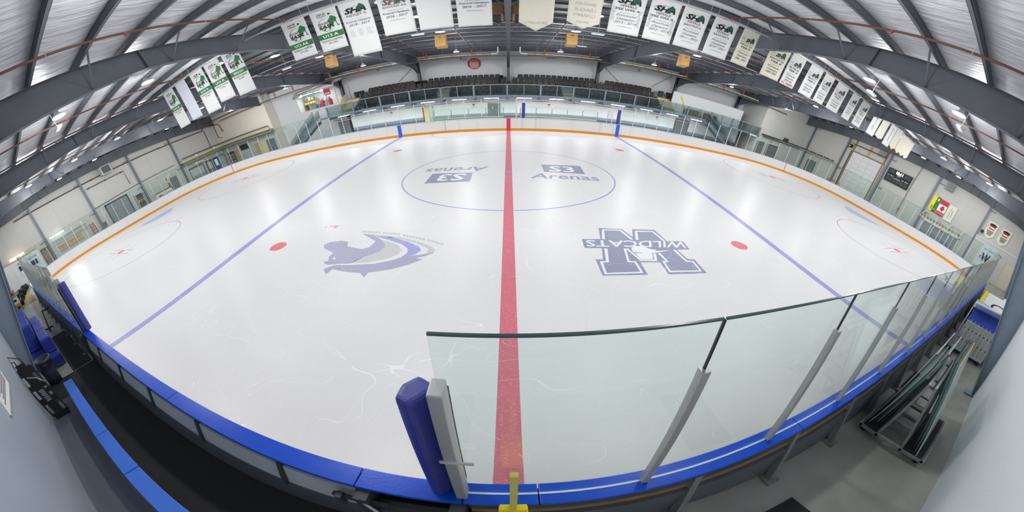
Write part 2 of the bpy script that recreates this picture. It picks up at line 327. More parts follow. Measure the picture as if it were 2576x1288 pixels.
# --- crests printed in the ice: traced on the ice plane
def I1(l, z): return [(lambda p: (p.x, p.y, z))(at(780 + a / 7.156, 540 + b / 7.156, 'Z', 0)) for a, b in l]
paint('crest_head', MB().poly(I1([(255, 545), (360, 495), (560, 468), (690, 490), (670, 570), (930, 620), (1060, 590), (1180, 480), (1000, 375), (950, 345), (1130, 360), (1300, 460), (1360, 560), (1250, 670), (960, 760), (830, 830), (700, 880), (300, 900), (240, 858), (330, 830), (340, 760), (420, 690), (320, 640), (250, 600)], Z1)), M_IVIO)
paint('crest_neck', MB().poly(I1([(1300, 455), (1480, 500), (1600, 560), (1650, 640), (1590, 710), (1400, 790), (1050, 860), (700, 880), (960, 760), (1250, 670), (1360, 560)], Z1)), M_IGREY)
paint('crest_mane', MB().poly(I1([(280, 1065), (245, 980), (430, 910), (760, 905), (1150, 885), (1500, 815), (1700, 745), (1990, 725), (2180, 670), (2230, 690), (2080, 745), (1900, 780), (2030, 810), (1750, 905), (1450, 985), (1050, 1045), (970, 1130), (900, 1050), (640, 1030), (480, 1000), (400, 980), (320, 1050)], Z1)), M_IVIO)
paint('crest_band', MB().poly(I1([(1150, 385), (1450, 405), (1750, 485), (1950, 570), (2000, 640), (1900, 710), (1640, 770), (1750, 690), (1760, 610), (1650, 530), (1400, 450)], Z2)), M_IROY)
paint('crest_rim', MB().poly(I1([(930, 340), (1300, 370), (1650, 408), (1950, 485), (2180, 570), (2250, 625), (2230, 680), (2080, 720), (2130, 620), (1980, 530), (1650, 445), (1300, 392)], Z2)), M_IGREY)
q = MB()
for a, b, c, d in ((940, 297, 1280, 318), (1310, 322, 1640, 352), (1675, 362, 2080, 442), (2115, 448, 2410, 530)):
    n_ = 7
    for i in range(n_):
        t0, t1 = i / n_, (i + .78) / n_; f = lambda t, o: (a + (c - a) * t - o * .3, b + (d - b) * t + o)
        q.poly(I1([f(t0, 26), f(t1, 26), f(t1, -12), f(t0, -12)], Z1))
paint('crest_arc_lettering', q, M_IGREY)
paint('crest_eye', MB().poly(I1([(400, 790), (430, 770), (465, 785), (440, 812)], Z3)), M_IWHITE)
def I2(l, z): return [(lambda p: (p.x, p.y, z))(at(1440 + a / 7.156, 540 + b / 7.156, 'Z', 0)) for a, b in l]
paint('letter_crest', MB().poly(I2([(470, 243), (885, 258), (1085, 402), (1075, 262), (1475, 275), (1700, 475), (1975, 480), (2015, 505), (2110, 630), (1880, 630), (2080, 800), (2195, 805), (2420, 1052), (1730, 1075), (1580, 860), (1225, 860), (1360, 1082), (545, 1098), (415, 805), (550, 805), (530, 605), (240, 600), (210, 580), (170, 440), (505, 440)], Z1)), M_INAVY)
q = MB()
for l in ([(560, 440), (550, 275), (860, 282), (1075, 450)], [(1165, 455), (1145, 300), (1445, 306), (1645, 470)], [(600, 610), (633, 847), (520, 852), (600, 1062), (1250, 1040), (1130, 850), (1010, 847), (945, 622), (990, 622), (1230, 817), (1500, 822), (1480, 700)], [(1830, 635), (2060, 843), (2170, 847), (2310, 1012), (1760, 1025), (1640, 848), (1710, 845), (1555, 690)]):
    q.ribbon(I2(l, Z2), 0.085)
q.poly(I2([(1120, 690), (1440, 700), (1450, 800), (1240, 800)], Z2)); q.poly(I2([(1055, 600), (1110, 570), (1240, 565), (1420, 625), (1520, 632), (1480, 655), (1780, 640), (1480, 690), (1430, 690), (1340, 738), (1260, 690), (1090, 672)], Z3))
paint('crest_outline', q, M_IWHITE)
q = MB(); quad_text(q, 'WILDCATS', I2([(2040, 488), (232, 462), (255, 580), (2045, 600)], Z3), bold=0.012)
paint('crest_lettering', q, M_IWHITE)
def I3(l): return [at(1040 + a / 5.152, 380 + b / 5.152, 'Z', 0) for a, b in l]
R1 = I3([(1695, 270), (2225, 300), (2160, 195), (1655, 175)]); R2 = I3([(1760, 262), (2095, 276), (2065, 205), (1755, 192)]); R3 = I3([(1515, 350), (2425, 387), (2360, 318), (1560, 286)])
for s in (1, -1):
    g = lambda P, z: [(s * p.x, s * p.y, z) for p in P]
    paint('sponsor_block', MB().poly(g(R1, Z1)), M_INAVY)
    q = MB(); quad_text(q, 'S3', g(R2, Z2), bold=0.02); paint('sponsor_number', q, M_IWHITE)
    q = MB(); quad_text(q, 'Arenas', g(R3, Z1), bold=0.012); paint('sponsor_lettering', q, M_INAVY)
q = MB(); [q.poly([(at(x, y, 'Z', 0).x, at(x, y, 'Z', 0).y, Z4) for x, y in l]) for l in ([(815.5, 575), (817.5, 574), (824, 569), (822, 569)], [(829, 569), (853, 567.5), (853, 568.8), (829, 570)], [(838, 573), (849, 570.5), (849, 571.5), (839, 574)])]; q.build('stray_red_print', M_ISPOT, ice)
# --- side floors
struct('floor_far_walk', MB().box(-34, 13.2, -0.02, 34, 20.8, 0.0), M_FLOORV, 'violet grey walkway floor behind the far boards')
struct('floor_bench', MB().box(-8.6, YN, -0.02, -0.45, -13.16, 0.004), M_RUBM, 'black rubber floor of the near player bench')
struct('floor_bench_edge', MB().box(-7.4, YN, 0.004, -1.5, -14.28, 0.012), M_RUBS, 'speckled grey rubber strip along the bench wall')
for i_, x_ in enumerate((-6.6, -4.8, -3.0, -1.4)): struct('trim_%d' % (8 + i_), MB().box(x_, -14.25, .004, x_ + .008, -13.22, .0055), M_BLACK, 'mat joint across the black bench floor, %s from the left' % ('first', 'second', 'third', 'fourth')[i_])
# --- roof: sagging insulation between purlins
PUR = [-13.84 + 1.46 * k for k in range(0, 24)]
def insul():
    M = bpy.data.materials.new('roof_insulation'); M.use_nodes = True; nt = M.node_tree; N = nt.nodes; L = nt.links; b = N['Principled BSDF']
    tc = N.new('ShaderNodeTexCoord'); mp = N.new('ShaderNodeMapping'); mp.inputs['Scale'].default_value = (4.2, 0.55, 1); L.new(tc.outputs['Object'], mp.inputs[0])
    n = N.new('ShaderNodeTexNoise'); n.inputs['Scale'].default_value = 1.6; n.inputs['Detail'].default_value = 4; n.inputs['Distortion'].default_value = 0.4; L.new(mp.outputs[0], n.inputs[0])
    mx = N.new('ShaderNodeMix'); mx.data_type = 'RGBA'; mx.inputs[6].default_value = lin((172, 174, 180)); mx.inputs[7].default_value = lin((238, 238, 240)); L.new(n.outputs['Fac'], mx.inputs[0]); L.new(mx.outputs[2], b.inputs['Base Color'])
    b.inputs['Roughness'].default_value = 0.42; b.inputs['Metallic'].default_value = 0.15
    bp = N.new('ShaderNodeBump'); bp.inputs['Strength'].default_value = 0.9; bp.inputs['Distance'].default_value = 0.08; L.new(n.outputs['Fac'], bp.inputs['Height']); L.new(bp.outputs[0], b.inputs['Normal'])
    return M
M_INSUL = insul()
mb = MB()
ys = [-15.4, -14.7] + PUR + [21.4]; prof = []
for a, b in zip(ys, ys[1:]):
    for k in range(4):
        t = k / 4; y = a + (b - a) * t; prof.append((y, zt(y) + 0.26 - 0.07 * math.sin(PI * t)))
prof.append((21.4, zt(21.4) + .26))
xs = [-34 + 68 * i / 40 for i in range(41)]
n0 = len(mb.v)
for y, z in prof: mb.v += [(x, y, z + 0.012 * math.sin(x * 1.7 + y * 2.1)) for x in xs]
for i in range(len(prof) - 1):
    for j in range(40):
        a = i * 41 + j; mb.f.append((a, a + 41, a + 42, a + 1))
ceiling = struct('ceiling', mb, M_INSUL, 'silvery quilted insulation under the roof', smooth=True)
struct('roof', MB().hexa([(-34.4, -15.6, 8.1), (34.4, -15.6, 8.1), (34.4, 21.8, 8.1), (-34.4, 21.8, 8.1), (-34.4, -15.6, 8.9), (34.4, -15.6, 8.9), (34.4, 21.8, 8.9), (-34.4, 21.8, 8.9)]), M_DARK, 'dark roof deck above the insulation')
pm = None
for y in PUR:
    b = MB(); z = zt(y)
    b.box(-33, y - .004, z, 33, y + .004, z + .24); b.box(-33, y - .09, z, 33, y + .004, z + .008); b.box(-33, y - .004, z + .232, 33, y + .08, z + .24); b.box(-33, y - .09, z, 33, y - .084, z + .025)
    b.build('purlin', M_PURLIN, ceiling)
# --- steel frames across the rink
FX = [0, 8.1, -8.1, 16.2, -16.2, 24.3, -24.3, 32.5, -32.5]
SIDE = {0: 'above the red centre line', 8.1: 'first to the right of the centre line', -8.1: 'first to the left of the centre line', 16.2: 'second to the right of the centre line', -16.2: 'second to the left of the centre line', 24.3: 'third to the right of the centre line', -24.3: 'third to the left of the centre line', 32.5: 'against the scoreboard wall', -32.5: 'against the ladder wall'}
for X in FX:
    root = sroot('roof_beam', 'tapered grey steel roof frame ' + SIDE[X], (X, 0, 0))
    yy = [p[0] for p in ZB]; yy = yy + [20.2]; zz = [zb(y) for y in yy[:-1]] + [5.55]
    web = MB(); web.prism([(X - .006, y, z) for y, z in zip(yy, zz)] + [(X - .006, y, zt(y)) for y in (20.2, 3.0, -14.6)] + [(X - .006, -14.6, 6.0)], (.012, 0, 0)); web.build('web', M_STEEL, root)
    fl = MB()
    for (y0, z0), (y1, z1) in zip(list(zip(yy, zz)), list(zip(yy, zz))[1:]): fl.bar((X, y0, z0), (X, y1, z1), .2, .016)
    fl.build('bottom_flange', M_STEEL, root)
    tf = MB(); tf.bar((X, -14.6, zt(-14.6)), (X, 3, zt(3)), .2, .016); tf.bar((X, 3, zt(3)), (X, 20.2, zt(20.2)), .2, .016); tf.build('top_flange', M_STEEL, root)
    c = MB()
    if abs(X) < 30 and X != 0:
        c.hexa([(X - .006, -14.86, 0), (X + .006, -14.86, 0), (X + .006, -14.8, 0), (X - .006, -14.8, 0), (X - .006, -14.86, 6.3), (X + .006, -14.86, 6.3), (X + .006, -13.56, 6.2), (X - .006, -13.56, 6.2)])
        c.bar((X, -14.82, 0), (X, -13.56, 6.15), .2, .016, up=(0, 1, 0)); c.box(X - .1, -14.862, 0, X + .1, -14.846, 7.3)
        c.box(X - .12, -14.86, 0, X + .12, -14.6, .02)
        c.build('near_column', M_COLN, root)
    c = MB(); c.box(X - .006, 19.95, 0, X + .006, 20.4, zt(20.2)); c.box(X - .13, 19.94, 0, X + .13, 19.956, 5.9); c.box(X - .13, 20.4, 0, X + .13, 20.416, zt(20.2)); c.build('far_column', M_STEEL, root)
    for k in range(1, 24, 2):
        y = PUR[k]
        if y < -13 or y > 19: continue
        for s in (-1, 1):
            if abs(X + s * .9) > 32.8: continue
            MB().bar((X + s * .02, y, zb(y) + .05), (X + s * .95, y, zt(y) + .03), .06, .012).build('flange_brace', M_STEEL, root)
    for y in (-7.5, 10.5):
        MB().box(X - .1, y - .012, zb(y), X + .1, y + .012, zt(y)).build('splice_plate', M_STEEL, root)
# --- walls
struct('wall_near_left', MB().box(-34, YN - .25, -.1, -1.0, YN, 8.0), M_WALLG, 'glossy grey lower wall behind the player bench')
struct('wall_near_right', MB().box(-1.0, YN - .25, -.1, 34, YN, 8.0), M_WALLR, 'pale textured wall behind the glass cart')
struct('wall_left', MB().box(-XE - .25, -15.1, -.1, -XE, 16.8, 8.2), M_WALLW, 'white panelled end wall with ladders')
struct('wall_right', MB().box(XE, -15.1, -.1, XE + .25, 21, 8.2), M_WALLW, 'white panelled end wall with the scoreboard')
struct('wall_far', MB().box(-34, YF, -.1, 34, YF + .25, 8.2), mat('back_wall_paint', (226, 227, 228), .6, noise=.02, nscale=1), 'pale grey back wall behind the spectator seats')
struct('wall_far_lower', MB().box(-15.2, 18.3, 0, 24.5, 18.5, 2.74), M_WALLF, 'white wall under the balcony')
struct('trim_7', MB().box(-15.2, 18.265, 0.0, 24.5, 18.3, 0.78), M_PURW, 'violet grey band along the bottom of the far wall')
struct('trim_1', MB().box(-15.2, 18.27, 0.78, 24.5, 18.3, 1.05), M_DADO, 'grey painted band at the foot of the far wall')
struct('wall_far_left_block', MB().box(-XE, 16.8, 3.15, -23.9, 17.0, 8.2), M_WALLB, 'cream wall above the lobby windows')
struct('wall_far_left_return', MB().box(-24.1, 17.0, 0, -23.92, 18.3, 8.2), M_WALLB, 'short return of the cream lobby wall')
wl = MB(); wl.box(-24.1, 18.3, 0, -20.85, 18.5, 8.2); wl.box(-20.85, 18.3, 0, -16.1, 18.5, 4.05); wl.box(-20.85, 18.3, 6.1, -16.1, 18.5, 8.2); wl.box(-16.1, 18.3, 0, -15.65, 18.5, 4.1)
struct('wall_far_left_upper', wl, mat('lobby_grey_white', (214, 216, 218), .6, noise=.02), 'grey white wall around the upper workshop window')
struct('wall_far_right_block', MB().box(25.7, 16.3, 0, XE, 16.5, 8.2).box(25.7, 16.5, 0, 25.9, 20.8, 8.2), mat('cream_grey_panel', (212, 212, 206), .6, noise=.02, nscale=1.2), 'pale panelled wall right of the upper walkway')
struct('wall_far_parapet', MB().box(15.3, 18.3, 2.75, 24.2, 18.45, 5.12), M_WALLF, 'white parapet wall right of the seats')
struct('trim_2', MB().box(15.25, 18.27, 5.1, 24.25, 18.48, 5.15), M_LGREY, 'grey cap along the right parapet')
# wall columns, panel joints and shadow strips on the two end walls
for s, ysl, nm in ((1, (14.8, 9.25, 3.25, -3.0, -9.2), 'scoreboard'), (-1, (9.4, 3.4, -3.0, -9.1), 'ladder')):
    X = s * XE
    for i, y in enumerate(ysl):
        r = sroot('wall_column', 'blue grey steel wall column, %s from the seats on the %s wall' % (ORDN[i], nm), (X, y, 0))
        MB().box(X - s * .22, y - .05, 0, X, y + .05, 7.6).build('web', M_STEEL, r); MB().box(X - s * .235, y - .11, 0, X - s * .22, y + .11, 7.6).build('flange', M_RAIL, r)
        for z in ((6.4,) if s > 0 and i == 4 else (2.9, 6.4)): MB().bar((X - s * .1, y - .05, z), (X - s * .1, y - .75, z - .0), .05, .05).build('girt_clip', M_STEEL, r)
    jm = MB()
    for y in [ -13 + 3.12 * k for k in range(10)]:
        if s < 0 and y > 16.5: continue
        jm.box(X - s * .006, y - .006, 1.0, X, y + .006, 7.4)
    struct('trim_%d' % (3 if s > 0 else 4), jm, M_INKG, 'thin panel joints on the %s wall' % nm)
    zz = 5.7
    struct('trim_%d' % (5 if s > 0 else 6), MB().box(X - s * .01, -14.5, zz - .05, X, (16.3 if s > 0 else 16.8), zz + .05), M_LGREY, 'pale grey strip drawn as a shadow band across the %s wall' % nm)  # shadow across the wall, built as a thin grey strip
# ================================================================== BOARDS AND GLASS
CX, CY = HX - RC, HY - RC
LS, LA, LE = 2 * CX, RC * PI / 2, 2 * CY
def rp(s, d):                                             # distance along the rink edge from the middle of the near side, anticlockwise
    P = 2 * (LS + LE) + 4 * LA; s = (s + CX) % P
    segs = [('L', LS), ('A', LA), ('L', LE), ('A', LA), ('L', LS), ('A', LA), ('L', LE), ('A', LA)]
    st = [(-CX, -HY, 1, 0), (CX, -CY, -PI / 2), (HX, -CY, 0, 1), (CX, CY, 0), (CX, HY, -1, 0), (-CX, CY, PI / 2), (-HX, CY, 0, -1), (-CX, -CY, PI)]
    for (k, l), q_ in zip(segs, st):
        if s <= l + 1e-9:
            if k == 'L': return (q_[0] + q_[2] * s + q_[3] * d, q_[1] + q_[3] * s - q_[2] * d)
            a = q_[2] + s / RC; return (q_[0] + (RC + d) * math.cos(a), q_[1] + (RC + d) * math.sin(a))
        s -= l
def strip(mb, s0, s1, d0, d1, z0, z1, n=1):
    for i in range(n):
        a, b = s0 + (s1 - s0) * i / n, s0 + (s1 - s0) * (i + 1) / n
        p = [rp(a, d0), rp(b, d0), rp(b, d1), rp(a, d1)]
        mb.hexa([(x, y, z0) for x, y in p] + [(x, y, z1) for x, y in p])
    return mb
S_R0 = CX; S_R1 = CX + 2 * LA + LE; S_F1 = S_R1 + LS; S_L1 = S_F1 + 2 * LA + LE     # near -CX..CX, right end, far, left end
BRD = {'near': (-CX, S_R0), 'right': (S_R0, S_R1), 'far': (S_R1, S_F1), 'left': (S_F1, S_L1)}
BL = {'near': 'near white dasher boards with a bright blue cap rail below the camera', 'right': 'curved white dasher boards at the scoreboard end of the rink', 'far': 'far white dasher boards with a yellow kick strip below the balcony', 'left': 'curved white dasher boards at the ladder wall end of the rink'}
BT = {}
for k, (a, b) in BRD.items():
    x, y = rp((a + b) / 2, 0); t = thing('dasher_boards', BL[k], 'rink boards', (x, y, 0), 'dasher boards around the ice'); BT[k] = t
    n = round((b - a) / 2.42); st = (b - a) / n; sub = 1 if k in ('near', 'far') else 3
    for i in range(n):
        s0, s1 = a + i * st, a + (i + 1) * st
        strip(MB(), s0 + .005, s1 - .005, 0, .03, .21, 1.06, sub).build('board_panel', M_BOARD, t)
        strip(MB(), s0 + .003, s1 - .003, -.012, .03, 0, .21, sub).build('kick_plate', M_KICK, t)
    strip(MB(), a, b, .03, .05, 0.02, 1.04, 1 if sub == 1 else n * 3).build('backing', M_DARK, t)
    if k != 'near': strip(MB(), a, b, -.01, .15, 1.06, 1.1, 1 if sub == 1 else n * 3).build('cap_rail', M_CAPW, t)
caps = [-22.1, -19.7, -17.3, -14.9, -12.5, -10.1, -7.95, -5.95, -3.6, -1.05, -.29, .2, 2.62, 5.06, 7.5, 9.9, 12.3, 14.7, 17.1, 19.5, 22.1]
for a, b in zip(caps, caps[1:]):
    MB().box(a + .004, -12.965, 1.06, b - .004, -13.16, 1.1).build('cap_rail', M_CAPB, BT['near'], bevel=.008)
    if a > -.3: MB().box(a + .004, -13.066, 1.1, b - .004, -13.05, 1.104).build('glazing_strip', M_WHITE, BT['near'])
def stripe(t, s, w_, m_, d=-.016): strip(MB(), s - w_ / 2, s + w_ / 2, d, .0, .0, 1.062).build('board_stripe', m_, t)
far0 = S_R1 + CX
stripe(BT['far'], far0, .3, M_SRED); stripe(BT['far'], far0 - 8.7, .3, M_SBLUE); stripe(BT['far'], far0 + 8.7, .3, M_SBLUE)
th = math.acos((27 - CX) / RC)
stripe(BT['right'], S_R0 + LA + LE + RC * th, .06, M_SRED); stripe(BT['left'], S_F1 + RC * (PI / 2 - th), .06, M_SRED)
# gate joints in the far boards
for x0, x1 in ((-4.95, -3.85), (1.06, 2.1), (7.2, 8.3)):
    for x in (x0, x1): MB().box(x - .004, HY - .014, .1, x + .004, HY + .01, 1.06).build('gate_joint', M_GREY, BT['far'])
    MB().box(x0, HY - .014, .1, x1, HY - .01, .11).build('gate_joint', M_GREY, BT['far'])
# back of the near boards: posts, rails, strips
nb = BT['near']
for x in [1.4, 2.6, 3.84, 5.08, 6.37, 7.65, 8.9, 10.2, 11.4, 12.7, 14, 15.3, 16.6, 18, 19.3, 20.6, -9.3, -10.5, -11.8, -13, -14.3, -15.5, -16.8, -18, -19.3, -20.6]:
    b = MB(); b.bar((x, -13.1, 1.04), (x, -13.24, .02), .09, .07, up=(1, 0, 0)); b.box(x - .09, -13.34, -.01, x + .09, -13.14, .015); b.build('support_post', M_POST, nb)
for x0, x1 in ((-.25, 22.1), (-22.1, -8.0)):
    MB().box(x0, -13.15, .93, x1, -13.06, 1.045).build('upper_stringer', M_DARK, nb); MB().box(x0, -13.12, .84, x1, -13.055, .9).build('board_back', M_WHITE, nb)
    MB().box(x0, -13.14, .78, x1, -13.06, .83).build('plywood_strip', M_WOODD, nb); MB().box(x0, -13.17, .06, x1, -13.06, .74).build('lower_stringer', M_STEEL, nb)
b = MB(); b.hexa([(-7.9, -13.2, .62), (-1.1, -13.2, .62), (-1.1, -13.06, .62), (-7.9, -13.06, .62), (-7.9, -13.14, .9), (-1.1, -13.14, .9), (-1.1, -13.06, .9), (-7.9, -13.06, .9)]); b.build('bench_ledge', M_LGREY, nb)
MB().box(-7.9, -13.21, .0, -.35, -13.06, .62).build('bench_back_panel', M_STEEL, nb)
MB().box(-7.95, -13.13, .95, -.35, -13.06, 1.06).build('upper_stringer', M_DARK, nb)
for x in (-6.9, -5.6, -4.35, -3.1, -1.85): MB().prism([(x, -13.24, .6), (x, -13.15, .96), (x, -13.06, .96), (x, -13.06, .6)], (.05, 0, 0)).build('gusset', M_DARK, nb)
for x in (-7.95, -.98, -.32): MB().box(x - .05, -13.26, 0, x + .05, -13.1, 1.05).build('gate_post', M_DARK, nb)
l = MB(); l.box(-1.25, -13.24, .86, -.8, -13.2, .91); l.box(-1.2, -13.27, .78, -1.15, -13.2, .96); l.build('gate_latch', M_DARK, nb)
MB().tube([(-1.0, -13.24, .93), (-.86, -13.3, .9), (-.8, -13.3, .6), (-.7, -13.26, .58)], .012, 6).build('latch_handle', M_LGREY, nb)
b = MB(); b.box(-.9, -13.2, .55, -.4, -13.15, .85); b.build('gate_rib', M_DARK, nb)
# glass shields
def shield(k, s0, s1, n, z1, label, postw=.042, ph=None, first=True, last=True, pm_=M_ALUW, ends=True):
    x, y = rp((s0 + s1) / 2, 0); t = thing('glass_shield', label, 'rink glass', (x, y, 1.1), 'glass shields on the boards')
    st = (s1 - s0) / n; ph = ph or z1
    for i in range(n):
        a, b = s0 + i * st + .008, s0 + (i + 1) * st - .008
        p = strip(MB(), a, b, .054, .066, 1.106, z1); pane = p.build('glass_pane', M_GLASS, t)
        e = strip(MB(), a, b, .054, .066, z1, z1 + .012); e.build('pane_edge', M_GEDGE, pane)
    for i in range(n + 1):
        if (i == 0 and not first) or (i == n and not last): continue
        s = s0 + i * st; strip(MB(), s - postw / 2, s + postw / 2, .042, .08 + postw * .25, 1.106, ph).build('shield_post', pm_, t)
        if ph < z1: strip(MB(), s - .005, s + .005, .052, .068, ph, z1).build('pane_joint', M_INK, t)
    return t
def span(lst, s0, s1, z1, label, pitch=1.235, **k): return shield('', s0, s1, max(1, round((s1 - s0) / pitch)), z1, label, **k)
span(None, -.30, -.30 + 18 * 1.235, 2.97, 'tall near glass shield with grey posts right of the bench gate', ph=2.63, pm_=M_ALU, postw=.052, first=False)
span(None, -8.05 - 11 * 1.235, -8.05, 2.97, 'near glass shield running left from the bench toward the ladder wall', ph=2.63, pm_=M_ALU, postw=.052, last=False)
span(None, S_R0, S_R1, 3.15, 'tall curved glass shield around the scoreboard end', pitch=1.22, ph=3.0, postw=.03)
span(None, S_F1, S_L1, 3.2, 'tall curved glass shield around the ladder wall end', pitch=1.22, ph=3.0, postw=.03)
span(None, S_R1, far0 - 13.2, 3.15, 'tall far glass shield right of the second blue post', pitch=1.22, ph=2.9, first=False)
span(None, far0 - 13.2, far0 - 8.85, 2.75, 'short far glass shield just right of the right blue post', pitch=1.1, first=False)
span(None, far0 - .56, far0 + 12.4, 2.72, 'far glass shield across and left of the red line', pitch=1.245)
span(None, far0 + 12.4, S_F1, 3.25, 'tall far glass shield before the left stairs', pitch=1.22, ph=2.9, first=False, last=False)
# ================================================================== LAMPS
def lamp(x, y, z, label, lit=True, r=.27, cat='lamp', k=1.0):
    t = thing('high_bay_lamp', label, cat, (x, y, z), 'round high bay lamps under the roof')
    MB().lathe((x, y, z), [(0.0, .20), (.09, .2), (.1, .1), (r * .75, .06), (r, .0), (r, -.02), (r * .92, -.02)], 20).build('housing', M_LGREY, t, smooth=True)
    MB().lathe((x, y, z), [(r * .92, -.018), (r * .6, -.035), (0.001, -.04)], 20).build('lens', M_LAMP if lit else M_DIM, t)
    MB().tube([(x, y, z + .2), (x, y, zt(y) + .25)], .012, 6).build('hanger', M_LGREY, t)
    if lit:
        a = area_light('lamp_light', (x, y, z - .06), LAMP_W * k, .5, spread=math.radians(168)); a.parent = t; a.location = (0, 0, -.06); a = point_light('lamp_glow_light', (0, 0, 0), LAMP_P * k, .22); a.parent = t; a.location = (0, 0, -.3)
    return t
ROWS = [-9.7, -5.8, -1.9, 2.4, 7.0]; RN = ['nearest', 'second', 'third', 'fourth', 'fifth']
for xi, X in ((1, 3.45), (2, 10.7), (3, 17.2), (4, 22.6), (5, 28.6)):
    for s in (-1, 1):
        for yi, y in enumerate(ROWS):
            lamp(s * X, y, zt(y) - .33, 'round lit high bay lamp, %s one in the %s lamp line %s of centre' % (RN[yi], ORDN[xi - 1], 'left' if s < 0 else 'right'), k=(1.3, 1.0, .78, .7, .8)[yi])
for X, px in ((-3.4, (1148, 130)), (3.45, (1410, 130)), (-10, (914, 165)), (10.1, (1646, 163)), (-17.2, None), (17.2, None), (-24.2, None), (24.2, None)):  # outermost pair is unseen, added to brighten the ends of the far wall
    p = at(*px, 'Z', 6.7) if px else Vector((X, 11.9, 6.7)); lt = lamp(p.x, p.y, 6.7, 'small low hung lamp by the far heaters, %s lamp line %s' % (ORDN[{3: 0, 10: 1, 17: 2, 24: 3}[int(abs(X))]], 'left' if X < 0 else 'right'), r=.2)
    for c_ in lt.children:
        if c_.type == 'LIGHT': c_.data.energy *= 2.2
for i, (px, py) in enumerate(((1051, 88), (1504, 87), (1464, 117), (722, 173), (442 / 2.995, 970 / 2.995), (1716 + 1425 / 2.995, 706 / 2.995), (1716 + 2090 / 2.995, 970 / 2.995))):
    p = at(px, py, 'Z', 7.05); t = thing('unlit_lamp', 'small unlit white lamp below the purlins, %s' % ('left of centre above the far wooden speaker', 'right of centre below the pennants', 'right of centre near the heaters', 'left beside the first frame', 'far left below a bright lamp', 'right, just below a bright lamp behind the banners', 'far right below the last bright lamp')[i], 'lamp', p)
    MB().box(p.x - .3, p.y - .1, p.z, p.x + .3, p.y + .1, p.z + .07).build('housing', M_LGREY, t, bevel=.02); MB().box(p.x - .28, p.y - .08, p.z - .02, p.x + .28, p.y + .08, p.z).build('lens', M_DIM, t); MB().tube([p + Vector((0, 0, .07)), (p.x, p.y, zt(p.y) + .25)], .01, 6).build('hanger', M_LGREY, t)
# fluorescent fixtures
def tube_light(name, c, length, ax, label, watts=20, depth=.12, group=None, drop=(0, 0, -1)):
    c = Vector(c); t = thing(name, label, 'light fitting', c, group); a = Vector(ax).normalized() * length / 2; d = Vector(drop) * .05
    MB().bar(c - a - d, c + a - d, depth, .05).build('housing', M_WHITE, t); b = Vector(ax).normalized().cross(Vector(drop)) * .03
    for k in (-1, 1): MB().tube([c - a * .97 + b * k + d * .1, c + a * .97 + b * k + d * .1], .018, 8).build('tube', M_TUBE, t)
    if watts:
        l = area_light('tube_light', c + Vector(drop) * .09, watts, length, (0, 0, math.atan2(a.y, a.x)), size_y=.1, shape='RECTANGLE'); l.parent = t; l.location = Vector(drop) * .09
        if abs(drop[2]) < .5: l.rotation_euler = Vector(drop).to_track_quat('-Z', 'Y').to_euler()
    return t
for i in range(-6, 7):
    x = i * 2.7 + 1.35 - .05
    tube_light('ceiling_tube', (x, 16.25, 2.62), 1.25, (1, 0, 0), 'white fluorescent tube fitting under the balcony, %s from its left end' % ORDN[i + 6], 46, group='tube fittings under the balcony')
tube_light('wall_tube', at(142, 590, 'X', -XE + .3), 1.7, (0, 1, 0), 'bright wall tube above the hanging ladders', 60, drop=(1, 0, -.2))
tube_light('wall_tube', at(42, 646, 'X', -XE + .3), 1.7, (0, 1, 0), 'bright wall tube above the corner board at the far left', 60, drop=(1, 0, -.2))
tube_light('wall_tube', at(1893, 367 - 28, 'Y', 16.1), 1.2, (1, 0, 0), 'lit tube on the wall right of the right stairs', 15, drop=(0, -1, -.3))
# ================================================================== BANNERS
YB = -3.0
def cloth(t, x0, x1, z0, z1, m_, point=0.0):
    b = MB(); nx, nz = 14, 16; n = 0
    for side, o in ((0, 0.0), (1, .004)):
        for j in range(nz + 1):
            for i in range(nx + 1):
                u, v = i / nx, j / nz; x = x0 + (x1 - x0) * u; zlow = z0 + point * abs(2 * u - 1); z = z1 + (zlow - z1) * v
                b.v.append((x, YB + .006 * math.sin(u * 9 + v * 2 + x0) * v + o, z))
    k = (nx + 1) * (nz + 1)
    for j in range(nz):
        for i in range(nx):
            a = j * (nx + 1) + i; b.f += [(a, a + nx + 1, a + nx + 2, a + 1), (k + a, k + a + 1, k + a + nx + 2, k + a + nx + 1)]
    for j in range(nz):
        for i in (0, nx): a = j * (nx + 1) + i; b.f.append((a, a + k, a + k + nx + 1, a + nx + 1))
    for i in range(nx): a = nz * (nx + 1) + i; b.f.append((a, a + k, a + k + 1, a + 1))
    b.build('cloth', m_, t, smooth=True)
XA, ZA = (1, 0, 0), (0, 0, 1)
SK = [(-.30, -.50), (-.16, -.10), (-.26, .10), (-.05, .30), (.02, .46), (.16, .50), (.24, .40), (.40, .30), (.44, .12), (.36, -.02), (.42, -.40), (.52, -.46), (.50, -.52), (.36, -.50), (.33, -.14), (.18, -.08), (.08, -.26), (.12, -.5), (.0, -.52), (.0, -.24), (-.1, -.2), (-.16, -.5)]
def skater(b, x, z, h): b.poly([(x + a * h, YB - .013, z + c * h) for a, c in SK])
def swoosh(b, x, z, rx, rz, a0, a1, wid):
    n = 18; o, i_ = [], []
    for k in range(n + 1):
        t = k / n; a = a0 + (a1 - a0) * t; w_ = wid * math.sin(PI * t)
        o.append((x + rx * math.cos(a), YB - .0105, z + rz * math.sin(a))); i_.append((x + (rx - w_) * math.cos(a), YB - .0105, z + (rz - w_) * math.sin(a)))
    for k in range(n): b.poly([o[k], o[k + 1], i_[k + 1], i_[k]])
